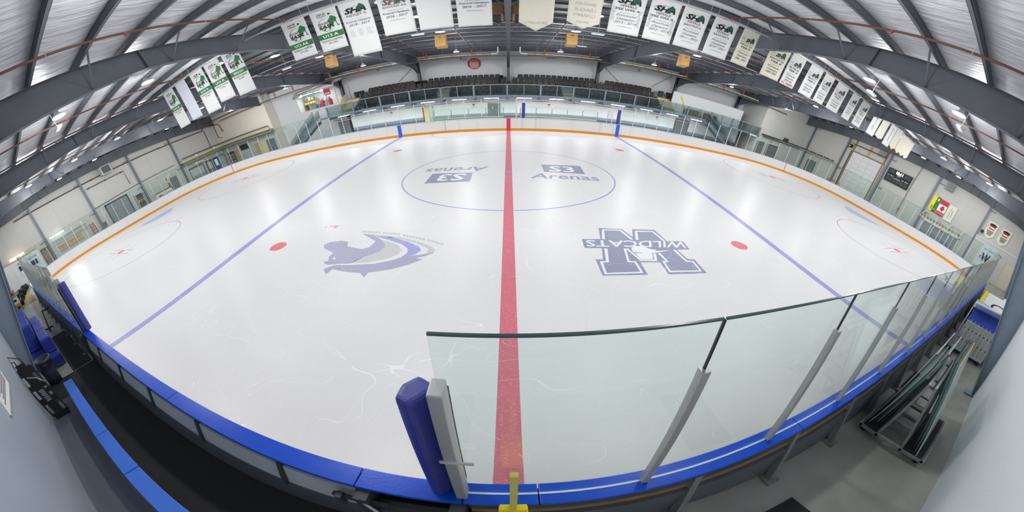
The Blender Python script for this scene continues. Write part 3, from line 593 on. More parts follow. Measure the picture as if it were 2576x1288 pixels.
def flourish(b, x, z, w_):
    for s in (-1, 1):
        pts = [Vector((x + s * w_ * t, YB - .011, z + .018 * math.sin(t * 12) * (1 - t))) for t in [k / 14 for k in range(15)]]
        for p, q in zip(pts, pts[1:]): b.poly([p + Vector((0, 0, .006)), q + Vector((0, 0, .006)), q - Vector((0, 0, .006)), p - Vector((0, 0, .006))])
def names(b, x, z, n, w_, right=False):
    for i in range(n):
        l = w_ * random.uniform(.55, 1); b.poly([(x, YB - .011, z - i * .045), (x + l, YB - .011, z - i * .045), (x + l, YB - .011, z - i * .045 + .014), (x, YB - .011, z - i * .045 + .014)])
def banner(x0, x1, z0, z1, label, kind, lines=(), m_=None, fade=False, point=0.0, extra=None):
    xc = (x0 + x1) / 2; W_ = x1 - x0; t = thing('banner', label, 'banner', (xc, YB, z1), 'championship banners hanging over the ice')
    cloth(t, x0, x1, z0, z1, m_ or M_CLOTH, point)
    MB().tube([(x0 - .03, YB + .01, z1 + .01), (x1 + .03, YB + .01, z1 + .01)], .016, 6).build('hanging_rod', M_LGREY, t)
    for x in (x0 + .05, x1 - .05): MB().tube([(x, YB + .01, z1 + .02), (x, YB + .06, zt(YB) + .05)], .006, 5).build('tie', M_LGREY, t)
    P = lambda dx, z: (xc + dx * W_, YB - .012, z); ink, gr, gy, whi, scr = MB(), MB(), MB(), MB(), MB(); FI = M_INKB if fade else M_INK
    def tx(b, s, dx, z, h, wid=None, shear=0, bold=.006): put_text(b, s, P(dx, z), XA, ZA, h, wid and wid * W_, shear, bold)
    if kind == 'sask':
        top = z1; tx(ink, 'SGI', -.16, top - .20, .07, .2, .25, .02); tx(ink, 'CANADA', -.1, top - .275, .05, .34, .2, .01)
        for k in range(4): ink.box(xc - .02 + k * .022, YB - .0125, top - .2, xc - .008 + k * .022, YB - .0115, top - .13)
        ink.poly([(xc + (.2 + .05 * math.cos(a)) * W_ * (1 if i % 2 else .98), YB - .012, top - .215 + (.045 if i % 2 else .02) * math.sin(a)) for i, a in enumerate([2 * PI * k / 10 for k in range(10)])])
        swoosh(gy, xc, top - .6, .33 * W_, .27, PI * .35, PI * 1.75, .035)
        skater(gr, xc + .19 * W_, top - .52, .5 * W_)
        for k in range(2): gr.poly([(xc + (-.13 + k * .2) * W_, YB - .0125, top - .72), (xc + (-.08 + k * .2) * W_, YB - .0125, top - .72), (xc + (-.12 + k * .2) * W_, YB - .0125, top - .82), (xc + (-.19 + k * .2) * W_, YB - .0125, top - .82)])
        sk = MB()
        put_text(ink, 'HOCKEY', (xc - .08 * W_, YB - .0145, top - .57), XA, ZA, .075, .46 * W_, .2, .02); put_text(ink, 'SASK', (xc - .02 * W_, YB - .0145, top - .73), XA, ZA, .13, .62 * W_, .25, .035)
        g0, g1 = top - 1.13, top - .92; band = MB().box(x0 + .004, YB - .0105, g0, x1 - .004, YB - .0095, g1); band.build('green_band', M_GREEN, t)
        put_text(whi, lines[0], (xc, YB - .0135, g0 + .055), XA, ZA, .1, min(.6, .13 * len(lines[0])) * W_, 0, .03)
        tx(ink, 'PROVINCIAL CHAMPIONS', 0, g0 - .12, .075, .8); tx(ink, lines[1], 0, g0 - .21, .05, .34)
    elif kind in ('sha', 'sha2'):
        top = z1 - (.1 if kind == 'sha' else .16)
        if kind == 'sha': swoosh(gy, xc, top - .24, .38 * W_, .14, PI * .35, PI * 1.1, .03); swoosh(gy, xc, top - .24, .38 * W_, .14, PI * 1.2, PI * 1.8, .02)
        put_text(ink, 'SHA', (xc + .0 * W_ + (.1 * W_ if kind == 'sha2' else 0), YB - .0125, top - .34), XA, ZA, .2 if kind == 'sha' else .15, (.72 if kind == 'sha' else .5) * W_, .3, .045)
        skater(gr, xc + (.16 if kind == 'sha' else .2) * W_, top - .2, .34 * W_ if kind == 'sha' else .28 * W_)
        z = top - .48
        if kind == 'sha2':
            for k in range(5): gy.box(xc - .42 * W_, YB - .0115, top - .2 - k * .03, xc - (.26 - .02 * k) * W_, YB - .011, top - .19 - k * .03)
            gy.box(xc - .42 * W_, YB - .0115, top - .395, xc + .4 * W_, YB - .011, top - .37); z = top - .52
        for l in lines[0]: tx(ink, l, 0, z, .085, min(.74, .083 * len(l)), 0, .007); z -= .125
        flourish(gy, xc, z + .03, .26 * W_); z -= .1
        for l in lines[1]: tx(scr, l, 0, z, .085, min(.84, .064 * len(l)), .35, 0); z -= .13
        if extra == 'names':
            names(gy, x0 + .03, z1 - .62, 12, .12); names(gy, x1 - .15, z1 - .66, 14, .12)
        if extra == 'list':
            for c in (-.38, -.1, .18): names(gy, xc + c * W_, z - .04, 6, .2)
        if extra == 'sabres': put_text(whi, 'S.C. SABRES', P(0, z0 + .06), XA, ZA, .09, .8 * W_, 0, .02)
        if z > z0 + .12 and extra != 'list' and extra != 'sabres': flourish(gy, xc, z + .02, .24 * W_)
    elif kind == 'back':
        for s, z, h, wd in lines: put_text(gy, s, P(0, z), XA, ZA, h, wd * W_, 0, .01, mirror=True)
    elif kind == 'stripes':
        for i in range(6): tx(gy, 'NRCTE'[i % 5], 0, z1 - .25 - i * .17, .12, .2)
    if ink.v: ink.build('black_lettering', FI, t)
    if gr.v: gr.build('green_figure', M_GREEN if kind == 'sask' else M_GREEND, t)
    if gy.v: gy.build('grey_print', M_FAINT if kind == 'back' or (extra == 'list') else M_INKG, t)
    if whi.v: whi.build('lettering', M_INKR if extra == 'sabres' else M_WINK, t)
    if scr.v: scr.build('script_lettering', M_SCRIPT, t)
    if kind == 'patch': MB().box(x0 + .02, YB - .012, z0 + .03, x1 - .02, YB - .011, z0 + (z1 - z0) * .35).build('blank_patch', M_CLOTHB, t)
    return t
def bx(l, r): return at(*l, 'Y', YB).x, at(*r, 'Y', YB).x
ZT, Z5, Z6 = 7.46, 5.98, 5.42
def B(l, r, zlow, *a, **k):
    x0, x1 = bx(l, r); return banner(x0, x1, zlow, ZT, *a, **k)
t = B((454, 320), (479, 308), 5.36, 'leftmost long white banner, green U13 A band and blank lower third', 'sask', ('U13 A', '2019-2020'))
t = B((474.5, 281), (499, 267), 5.42, 'plain bluish white banner second from the left', 'blank', m_=M_CLOTHB)
t = B((526, 287), (557, 270), 5.33, 'long white banner, bright green U15 A band with a blank lower third', 'sask', ('U15 A', '2019-2020'))
t = B((550, 242), (589.5, 231), 5.55, 'faded white U15 A banner with a pale logo, between two crisper ones', 'sask', ('U15 A', '2022-2023'), fade=True)
t = B((601, 233), (640.7, 213), 5.45, 'white banner with green FEMALE U15 A band beside the first left frame', 'sask', ('FEMALE U15 A', '2021-2022'))
t = B((741, 146), (798, 129), 5.91, 'white banner with green U13 AA band', 'sask', ('U13 AA', '2021-2022'))
t = B((812, 126), (875, 109), 5.87, 'white banner with green U13 A band, right of the U13 AA one', 'sask', ('U13 A', '2021-2022'))
t = B((890, 138), (961, 122), 5.42, 'longest white banner reading MIDGET A 2018 - 2019', 'sha', (('MIDGET A',), ('Provincial Champions', '2018 - 2019')), extra='list')
t = B((970, 89), (1047, 73), 5.9, 'white banner reading BANTAM AA 2016 - 2017', 'sha', (('BANTAM AA',), ('Provincial Champions', '2016 - 2017')), fade=True)
t = B((1057, 69), (1141, 57), 5.9, 'plain white banner left of the PEEWEE A one', 'blank')
t = B((1153, 58), (1239, 50), 5.87, 'white banner reading PEEWEE A 2016 - 2017, nearest left of the centre frame', 'sha', (('PEEWEE A',), ('Provincial Champions', '2016 - 2017')))
x0, x1 = bx((1305, 49), (1391, 57)); banner(x0, x1, 5.68, ZT, 'cream pointed pennant seen from behind, nearest right of the centre frame', 'back', (('2014-2015', 5.92, .1, .68),), m_=M_CREAM, point=.3)
x0, x1 = bx((1426, 44), (1508, 56)); banner(x0, x1, 5.88, ZT, 'cream pointed pennant with reversed LEAGUE CHAMPS print', 'back', (('BANTAM', 6.72, .12, .6), ('LEAGUE', 6.5, .13, .66), ('CHAMPS', 6.3, .13, .66), ('2014-2015', 6.08, .07, .4)), m_=M_CREAM, point=.22)
t = B((1527, 73), (1605, 88), 5.9, 'white banner reading FEMALE PEE WEE A 2013 - 2014, faded brown logo', 'sha', (('FEMALE', 'PEE WEE A'), ('Provincial', 'Champions', '2013 - 2014')), extra='names')
t = B((1615, 90), (1685, 106), 5.9, 'white banner reading FEMALE PEE WEE A 2012 - 2013', 'sha', (('FEMALE', 'PEE WEE A'), ('Provincial', 'Champions', '2012 - 2013')), extra='names')
t = B((1692, 109), (1755, 125), 5.92, 'left of two white FEMALE BANTAM A banners, reading 2011 - 2012', 'sha', (('FEMALE', 'BANTAM A'), ('Provincial', 'Champions', '2011 - 2012')))
t = B((1767, 128), (1825, 145), 5.94, 'right of two white FEMALE BANTAM A banners, reading 2010 - 2011', 'sha', (('FEMALE', 'BANTAM A'), ('Provincial', 'Champions', '2010 - 2011')))
t = B((1838, 152), (1878, 164), 5.98, 'cream banner reading MIDGET AA TIER II 2006 - 2007', 'sha2', (('MIDGET AA', 'TIER II'), ('Provincial', 'Champions', '2006 - 2007')), m_=M_CREAM)
t = B((1913, 178), (1957, 201), 5.97, 'cream banner reading BANTAM AA TIER II 2005-2006, its top hidden behind the frame', 'sha2', (('BANTAM AA', 'TIER II'), ('Provincial', 'Champions', '2005-2006')), m_=M_CREAM)
t = B((1961, 205), (1994, 222), 5.97, 'white banner with red S.C. SABRES foot line', 'sha2', (('PEE WEE AA', 'TIER III'), ('Provincial', 'Champions', '2004-2005')), extra='sabres')
t = B((2006, 232), (2037, 248), 5.97, 'white banner reading MIDGET A TIER II 2002-2003', 'sha2', (('MIDGET A', 'TIER II'), ('Provincial', 'Champions', '2002-2003')))
t = B((2044, 251), (2066, 266), 5.97, 'white banner reading BANTAM A TIER II 2002-2003', 'sha2', (('BANTAM A', 'TIER II'), ('Provincial', 'Champions', '2002-2003')))
t = B((2075, 272), (2103, 287), 5.97, 'white banner reading PEE WEE A TIER II 2002-2003', 'sha2', (('PEE WEE A', 'TIER II'), ('Provincial', 'Champions', '2002-2003')))
t = B((2116, 292), (2135, 300), 5.97, 'white banner reading BANTAM AA 2002-2003, second from the end of its row', 'sha2', (('BANTAM AA',), ('Provincial', 'Champions', '2002-2003')))
t = B((2143, 305), (2165, 313), 5.97, 'white banner reading BANTAM A TIER II 2001-2002, last before the second right frame', 'sha2', (('BANTAM A', 'TIER II'), ('Provincial', 'Champions', '2001-2002')))
for i, (l, r, zl, m_, pt, lb) in enumerate((((2180, 326), (2195, 340), 6.0, M_CLOTH, 0, 'white banner first beyond the second right frame, grey slanted letters'), ((2203, 336), (2219, 346), 6.1, M_CREAM, .1, 'cream pennant second beyond the second right frame'), ((2219, 358), (2233, 370), 6.0, M_CLOTH, 0, 'white banner third beyond the second right frame, dark logo on top'), ((2238, 362), (2252, 376), 6.05, M_CREAM, .18, 'cream pennant with gold edge, left of its pair'), ((2252, 372), (2264, 384), 6.05, M_CREAM, .18, 'cream pennant with gold edge, right of its pair'), ((2262, 380), (2276, 388), 6.0, M_CREAM, .18, 'cream pennant with black edge, left of the last pair'), ((2272, 386), (2288, 390), 6.0, M_CREAM, .18, 'cream pennant with black edge, last in the row'))):
    xa = [18.2, 19.7, 21.0, 22.6, 23.9, 25.2, 26.5][i]
    xx = at(l[0], l[1], 'Y', YB).x; xw = xx if 15 < xx < 30 else xa
    t = banner(xw, xw + .92, zl, ZT, lb, 'stripes' if i in (0, 2) else 'blank', m_=m_, point=pt)
    if i > 2:
        e = MB(); em = M_YEL if i < 5 else M_INK
        for u in (0, 1): e.bar((xw + .46, YB - .012, zl + .02), (xw + .92 * u, YB - .012, zl + pt + .02), .004, .05, up=(0, 0, 1))
        e.build('edging', em, t)
for s, lb in ((-1, 'left of the centre frame'), (1, 'right of the centre frame')):
    t = thing('speaker_cluster', 'big dark brown wooden speaker box with black bracket, %s' % lb, 'speaker', (s * .5, 1.6, 7.1)); x0, x1 = sorted((s * .16, s * .95))
    MB().prism([(x0, 1.2, 7.2), (x0, 1.9, 6.98), (x0, 2.3, 7.7), (x0, 1.4, 7.75)], (x1 - x0, 0, 0)).build('cabinet', M_WOODD, t, bevel=.02); MB().prism([(x0 + .1, 1.21, 7.18), (x1 - .1, 1.21, 7.18), (x1 - .1, 1.8, 6.99), (x0 + .1, 1.8, 6.99)], (0, -.01, -.02)).build('grille', M_INK, t)
    MB().tube([(s * .1, 2.0, 7.02), (s * .35, 1.9, 6.93), (s * .6, 2.0, 7.0)], .03, 6).build('bracket', M_INK, t); MB().box(x0 + .05, 1.95, 6.97, x1 - .05, 2.1, 7.0).build('wood_edge', M_WOOD, t)
    for x in (x0 + .1, x1 - .1): MB().tube([(x, 1.8, 7.7), (x, 1.8, zt(1.8) + .25)], .012, 5).build('hanger', M_DARK, t)
# rail the banners are tied to
t = thing('banner_rail', 'thin pale rail that the banners are tied along', 'rail', (0, YB + .07, 7.55)); MB().tube([(-13, YB + .07, 7.55), (26, YB + .07, 7.55)], .022, 6).build('rail', M_LGREY, t)
# ================================================================== ROOF SERVICES
for i, X in enumerate((2.7, -2.7, 6.2, -6.2, 12.0, -12.0, 14.7, -14.7, 18.9, -18.9, 21.2, -21.2)):
    t = thing('sprinkler_pipe', 'rust brown sprinkler pipe running across the rink, %s %s of the centre frame' % (ORDN[i // 2], 'right' if X > 0 else 'left'), 'pipe', (X, 0, 7.4), 'sprinkler pipes under the purlins')
    ys = [-14.4, -10, -6, -2, 3, 7, 11, 15.6]; MB().tube([(X, y, zt(y) - .22) for y in ys], .035, 8).build('pipe', M_BROWN, t)
    for y in PUR[2:20:3]: MB().tube([(X - .05, y, zt(y)), (X - .05, y, zt(y) - .2), (X, y, zt(y) - .27), (X + .05, y, zt(y) - .2)], .008, 5).build('hanger', M_LGREY, t)
    for y in PUR[3:20:4]: MB().lathe((X, y + .5, zt(y) - .3), [(0, 0), (.03, 0), (.03, .05), (.05, .06), (.05, .12), (0, .13)], 8).build('sprinkler_head', M_REDV, t)
    v = MB(); v.tube([(X, 15.6, zt(15.6) - .22), (X, 15.6, 6.55)], .035, 8); v.lathe((X, 15.6, 6.7), [(.04, 0), (.09, .03), (.09, .1), (.04, .13)], 10); v.lathe((X, 15.6, 7.0), [(.04, 0), (.08, .02), (.08, .08), (.04, .1)], 10); v.tube([(X - .14, 15.6, 6.9), (X + .14, 15.6, 6.9)], .03, 8); v.build('red_valve', M_REDV, t)
t = thing('main_pipe', 'long dark main pipe along the far side below the frames', 'pipe', (0, 15.6, 6.5)); MB().tube([(-30, 15.6, 6.5), (28, 15.6, 6.5)], .05, 8).build('pipe', M_PIPE, t)
HT = [((1044, 150), (1235, 138)), ((1326, 138), (1520, 150)), ((1571, 163), (1732, 200)), ((1790, 213), (1912, 255)), ((815, 207), (985, 160))]
for i, (a, b) in enumerate(HT):
    p, q = at(*a, 'Y', 16.4), at(*b, 'Y', 16.4); z = 6.68
    t = thing('tube_heater', 'cream radiant tube heater with white reflector, %s' % ('left of the centre frame', 'right of the centre frame', 'second to the right of the centre frame', 'last on the right', 'over the left stairs')[i], 'heater', ((p.x + q.x) / 2, 16.4, z), 'tube heaters above the seats')
    MB().tube([(p.x, 16.4, z + .1), (q.x, 16.4, z + .1)], .075, 10).build('heater_tube', M_CHEAT, t)
    MB().box(p.x, 16.47, z - .02, q.x, 16.49, z + .2).build('back_plate', M_DARK, t); MB().box(p.x, 16.3, z + .19, q.x, 16.49, z + .2).build('top_plate', M_DARK, t)
    MB().prism([(p.x + .1, 16.2, z - .13), (p.x + .1, 16.2, z - .08), (p.x + .1, 16.42, z - .06), (p.x + .1, 16.42, z - .07)], (q.x - p.x - .2, 0, 0)).build('white_shield', M_WREFL, t)
    for k in range(5): x = p.x + (q.x - p.x) * (k + .5) / 5; MB().bar((x, 16.3, z + .19), (x, 16.3, z - .09), .02, .02).build('strut', M_DARK, t)
    e = q if i in (0, 4) else p; s = 1 if e is q else -1
    MB().tube([(e.x, 16.4, z + .1), (e.x + s * .45, 16.4, z + .12), (e.x + s * .55, 16.4, z + .3), (e.x + s * .55, 16.4, z + .75)], .06, 8).build('flue', M_WHITE, t)
    f = p if e is q else q; MB().box(f.x - .2, 16.25, z - .02, f.x + .2, 16.55, z + .3).build('burner_box', M_DARK, t, bevel=.02)
    for k in range(4):
        x = p.x + (q.x - p.x) * (k + .5) / 4; MB().tube([(x, 16.4, z + .22), (x, 16.4, zt(16.4) + .1)], .008, 5).build('hanger', M_LGREY, t)
for i, (px, py, lb) in enumerate(((1109, 103, 'left of the centre frame'), (1438, 99, 'right of the centre frame'), (832, 153, 'far left, past the first frame'), (1721, 152, 'far right, past the first frame'))):
    p = at(px, py, 'Y', 9.5); t = thing('loudspeaker', 'plain wooden box loudspeaker hanging %s' % lb, 'speaker', p, 'wooden loudspeakers under the roof')
    x, y, z = p; d = .32
    MB().prism([(x - d, y - .35, z - .42), (x - d, y + .3, z - .55), (x - d, y + .4, z + .42), (x - d, y - .1, z + .46)], (2 * d, 0, 0)).build('cabinet', M_WOOD, t, bevel=.015)
    MB().lathe((x, y - .2, z + .25), [(.0, -.0), (.09, .0), (.11, .02), (.0, .03)], 12).build('horn', M_DARK, t)
    MB().prism([(x - d + .06, y - .31, z - .36), (x + d - .06, y - .31, z - .36), (x + d - .06, y - .17, z + .1), (x - d + .06, y - .17, z + .1)], (0, -.03, .01)).build('front_panel', M_WOOD, t)
    for s in (-1, 1): MB().tube([(x + s * .25, y + .1, z + .44), (x + s * .25, y + .1, zt(y + .1) + .25)], .01, 5).build('hanger', M_DARK, t)
# ================================================================== BALCONY AND SEATS
YR = 15.95
bal = sroot('balcony_slab', 'balcony floor slab with a blue grey steel edge beam', (0, YR, 2.6))
MB().box(-17.2, YR, 2.74, 25.68, YF - .01, 2.8).build('deck', M_LGREY, bal); MB().box(-17.2, YR - .06, 2.72, 25.68, YR + .02, 2.86).build('edge_beam', M_RAIL, bal)
for i in range(-6, 10):
    x = i * 2.7 - .1
    if x < 18.5: MB().box(x - .1, YR + .02, 2.5, x + .1, YR + 1.4, 2.74).build('joist', M_RAIL, bal)
rail = thing('balcony_railing', 'blue grey railing with dark glass panes along the balcony front', 'railing', (0, YR, 2.75))
MB().box(-17.2, YR - .04, 3.865, 25.68, YR + .03, 3.91).build('top_rail', M_TOPR, rail); MB().box(-17.2, YR - .03, 2.87, 25.68, YR + .02, 2.905).build('bottom_rail', M_TOPR, rail)
for i in range(-12, 20):
    x = i * 1.35 - .1
    if x > 25.7 or x < -17.2: continue
    if i % 2 == 0: MB().box(x - .07, YR - .1, 2.46, x + .07, YR + .02, 3.9).build('post', M_RAIL, rail)
    else: MB().box(x - .03, YR - .03, 2.8, x + .03, YR + .02, 3.9).build('mullion', M_RAIL, rail)
    if x + 1.3 < 25.7: MB().box(x + .05, YR - .008, 2.92, x + 1.3, YR + .004, 3.85).build('glass_pane', M_RGLASS, rail)
# risers
ROWY = [19.4, 18.6, 17.8, 17.0]; ROWZ = [4.1, 3.67, 3.24, 2.8]
st = sroot('floor_risers', 'grey stepped risers carrying the seats', (0, 18, 2.75))
for y, z in list(zip(ROWY, ROWZ))[:3]: MB().box(-13.9, y - .38, 2.74, 13.9, YF, z).build('riser', M_GREY, st)
# one folding seat with its parts
def seat(loc, label, group):
    x, y, z = loc; t = thing('stadium_seat', label, 'seat', loc, group)
    b = MB(); b.prism([(x - .21, y + .12, z + .38), (x + .21, y + .12, z + .38), (x + .22, y + .2, z + .8), (x + .17, y + .215, z + .86), (x - .17, y + .215, z + .86), (x - .22, y + .2, z + .8)], (0, .05, 0)); b.build('backrest', M_SEAT, t, bevel=.012, seg=1)
    b = MB(); b.hexa([(x - .2, y + .0, z + .36), (x + .2, y + .0, z + .36), (x + .2, y + .08, z + .36), (x - .2, y + .08, z + .36), (x - .19, y + .04, z + .74), (x + .19, y + .04, z + .74), (x + .19, y + .1, z + .74), (x - .19, y + .1, z + .74)]); b.build('seat', M_SEATD, t, bevel=.012, seg=1)
    b = MB(); b.box(x - .265, y - .2, z + .56, x - .225, y + .16, z + .6); b.build('armrest', M_WOOD, t)
    b = MB(); b.box(x - .262, y + .04, z, x - .228, y + .12, z + .58); b.box(x - .3, y - .02, z, x - .2, y + .2, z + .02); b.build('bracket', M_DARK, t)
    return t
proto = None
BLK = {0: [(917.6, 1039.5, 10), (1075.3, 1259, 13), (1301.7, 1498.7, 14), (1524.6, 1648.3, 10)]}
NB = ['left block', 'octagon block', 'block right of centre', 'right block']
RNM = ['back row', 'second row', 'third row', 'front row']
for r, (y, z) in enumerate(zip(ROWY, ROWZ)):
    if r == 0:
        blocks = []
        for (a, b, n) in BLK[0]:
            xa, xb = at(a, 195, 'Y', y).x, at(b, 195, 'Y', y).x; w_ = (xb - xa) / n; blocks.append([xa + w_ * (i + .5) for i in range(n)])
    else:
        lo, hi = -13.2, 13.5; gaps = [(-6.1, -4.9), (4.6, 5.8)] if r > 1 else [(-.45, .35)]
        xs_ = [lo + .53 * i for i in range(int((hi - lo) / .53) + 1)]; xs_ = [x for x in xs_ if not any(g0 < x < g1 for g0, g1 in gaps)]
        blocks = [[x for x in xs_ if x < -5.6], [x for x in xs_ if -5.6 <= x < 0], [x for x in xs_ if 0 <= x < 5.2], [x for x in xs_ if x >= 5.2]]
    for bi, bl in enumerate(blocks):
        for i, x in enumerate(bl):
            lb = 'black folding seat, %s from the left in the %s, %s' % (ORDN[i], NB[bi], RNM[r]); g = 'spectator seats, ' + RNM[r]
            if proto is None: proto = seat((x, y, z), lb, g)
            else: dup(proto, (x, y, z), lb, g)
# aisle steps
def steps(name, label, x0, x1, ylo, yhi, zlo, zhi, n, flip=False):
    t = thing(name, label, 'steps', ((x0 + x1) / 2, ylo, zlo))
    for i in range(n):
        y0 = ylo + (yhi - ylo) * i / n; z0 = zlo + (zhi - zlo) * (i + 1) / n
        b = MB(); b.box(x0, y0, zlo, x1, yhi, z0); b.build('step', M_LGREY, t); MB().box(x0, y0 - .012, z0 - .06, x1, y0 + .1, z0 + .006).build('yellow_nosing', M_YEL, t)
    return t
steps('seat_stairs', 'yellow edged steps at the left end of the seats', -15.4, -14.0, 16.6, 19.2, 2.75, 4.1, 6)
steps('seat_stairs', 'yellow edged steps at the right end of the seats', 13.95, 15.25, 16.6, 19.2, 2.75, 4.1, 6)
steps('aisle_steps', 'small yellow edged aisle steps behind the left rail glass', -6.05, -4.95, 16.7, 17.6, 2.75, 3.2, 2)
steps('aisle_steps', 'small yellow edged aisle steps behind the right rail glass', 4.65, 5.75, 16.7, 17.6, 2.75, 3.2, 2)
t = thing('wooden_ledge', 'brown wooden platform edge right of the seats', 'ledge', (15.5, 19.3, 4.1)); MB().box(13.9, 19.21, 3.75, 15.9, 19.27, 4.2).build('front_board', M_WOODD, t); MB().box(13.9, 19.27, 4.02, 15.9, YF - .02, 4.1).build('deck', M_WOODD, t)
t = thing('wooden_ledge', 'brown wooden platform edge left of the seats', 'ledge', (-14.6, 19.3, 4.1)); MB().box(-15.2, 19.2, 3.8, -14, 19.26, 4.2).build('front_board', M_WOODD, t); MB().box(-15.4, 19.2, 4.06, -14, YF, 4.1).build('deck', M_WOODD, t)
def bin_(name, p, r, h, m_, label, handles=True):
    t = thing(name, label, 'bin', p); MB().lathe(p, [(.0, .01), (r * .82, 0), (r * .86, h * .5), (r, h), (r * 1.06, h), (r * 1.06, h + .03), (r * .93, h + .03), (r * .8, .05), (0, .05)], 22).build('body', m_, t, smooth=True)
    MB().lathe(p, [(r * 1.0, h * .93), (r * 1.08, h * .94), (r * 1.08, h + .035), (r * .95, h + .035)], 22).build('rim', m_, t, smooth=True)
    if handles:
        for s in (-1, 1): MB().box(p[0] + s * r * 1.0, p[1] - .07, p[2] + h * .84, p[0] + s * (r + .06), p[1] + .07, p[2] + h * .9).build('handle', m_, t, bevel=.01)
    for k in range(3): MB().lathe(p, [(r * (.88 + .03 * k), h * (.45 + .08 * k)), (r * (.9 + .03 * k), h * (.46 + .08 * k)), (r * (.89 + .03 * k), h * (.48 + .08 * k))], 22).build('rib', m_, t)
    return t
for px, py, m_, lb in ((896, 235, M_BIN, 'grey bin at the top of the left seat stairs, left of two'), (908, 230, M_BIN, 'grey bin at the top of the left seat stairs, right of two'), (1050, 208, M_BLACK, 'dark bin left of the column beside the left block'), (1067, 205, M_BIN, 'grey bin right of the column beside the left block'), (1258, 192, M_BLACK, 'dark bin left of the centre column behind the seats'), (1664, 233, mat('teal_plastic', (40, 104, 104), .5), 'teal bin on the ledge right of the seats'), (1684, 235, M_BIN, 'grey bin beside the teal one')):
    p = at(px, py, 'Y', 19.75); bin_('trash_bin', (p.x, 19.9, 4.1), .26, .72, m_, lb)
# red octagon, posters, vents on the back wall
c = at(1193, 160, 'Y', YF - .02); t = thing('octagon_sign', 'red octagonal spectator expectations sign on the back wall', 'sign', c); R_ = .64
MB().prism([(c.x + R_ * math.cos(PI / 8 + k * PI / 4), c.y, c.z + R_ * math.sin(PI / 8 + k * PI / 4)) for k in range(8)], (0, -.03, 0)).build('plate', M_REDP, t)
q = MB(); put_text(q, 'SPECTATOR', (c.x, c.y - .034, c.z + .36), XA, ZA, .1, .62); put_text(q, 'EXPECTATIONS', (c.x, c.y - .034, c.z + .22), XA, ZA, .1, .8)
for k in range(9): l = .42 - .02 * abs(k - 3) - .02 * (k % 2); q.box(c.x - l, c.y - .036, c.z + .12 - k * .075, c.x + l, c.y - .034, c.z + .15 - k * .075)
q.build('white_lettering', M_WINK, t)
def plate(name, px, py, w_, h_, m_, label, cat, y=YF - .02, d=.05, ax='Y', sgn=-1):
    c = at(px, py, ax, y); t = thing(name, label, cat, c)
    if ax == 'Y': MB().box(c.x - w_ / 2, c.y, c.z - h_ / 2, c.x + w_ / 2, c.y + sgn * d, c.z + h_ / 2).build('plate', m_, t, bevel=min(.012, d / 3))
    else: MB().box(c.x, c.y - w_ / 2, c.z - h_ / 2, c.x + sgn * d, c.y + w_ / 2, c.z + h_ / 2).build('plate', m_, t, bevel=min(.012, d / 3))
    return t, c
t, c = plate('wall_speaker', 1168, 150, .3, .26, M_LGREY, 'small square grey wall speaker left of the red octagon', 'speaker'); MB().lathe((c.x, c.y - .05, c.z), [(.09, 0), (.0, .0)], 12).build('grille', M_GREY, t)
t, c = plate('wall_speaker', 1608, 177, .3, .26, M_LGREY, 'small square grey wall speaker over the right seats', 'speaker'); MB().box(c.x - .06, c.y - .06, c.z - .06, c.x + .06, c.y - .05, c.z + .06).build('grille', M_GREY, t)
t, c = plate('wall_camera', 1159, 148, .1, .14, M_BLACK, 'small black wall box left of the grey wall speaker', 'camera'); MB().box(c.x - .03, c.y - .09, c.z - .04, c.x + .03, c.y - .05, c.z + .02).build('lens', M_DARK, t)
t, c = plate('wall_heater', 1387, 146, .95, .16, M_LGREY, 'long thin grey vent on the back wall right of the centre column', 'vent'); MB().box(c.x - .4, c.y - .06, c.z - .04, c.x + .4, c.y - .05, c.z + .04).build('grille', M_GREY, t)
t, c = plate('wall_heater', 951, 176, .36, .2, M_LGREY, 'small grey vent on the back wall over the left seats', 'vent'); MB().box(c.x - .14, c.y - .06, c.z - .06, c.x + .14, c.y - .05, c.z + .06).build('grille', M_GREY, t)
t, c = plate('poster', 1170, 162, .24, .3, M_WHITE, 'small white notice left of the red octagon', 'poster', d=.01); q = MB(); [q.box(c.x - .09, c.y - .013, c.z + .1 - k * .06, c.x + .09, c.y - .011, c.z + .12 - k * .06) for k in range(4)]; q.build('printed_lines', M_INKG, t)
# cross braces on the back wall
for i, (a, b) in enumerate((((1038, 170), (1003, 207)), ((1525, 172), (1555, 205)), ((1690, 192), (1640, 218)))):
    p, q_ = at(*a, 'Y', YF - .08), at(*b, 'Y', YF - .08); t = thing('wall_brace', 'thin diagonal steel brace on the back wall, %s from the left' % ORDN[i], 'brace', p); MB().tube([p, q_], .02, 6).build('rod', M_STEEL, t); MB().box(p.x - .06, p.y, p.z - .06, p.x + .06, p.y + .02, p.z + .06).build('end_plate', M_STEEL, t)
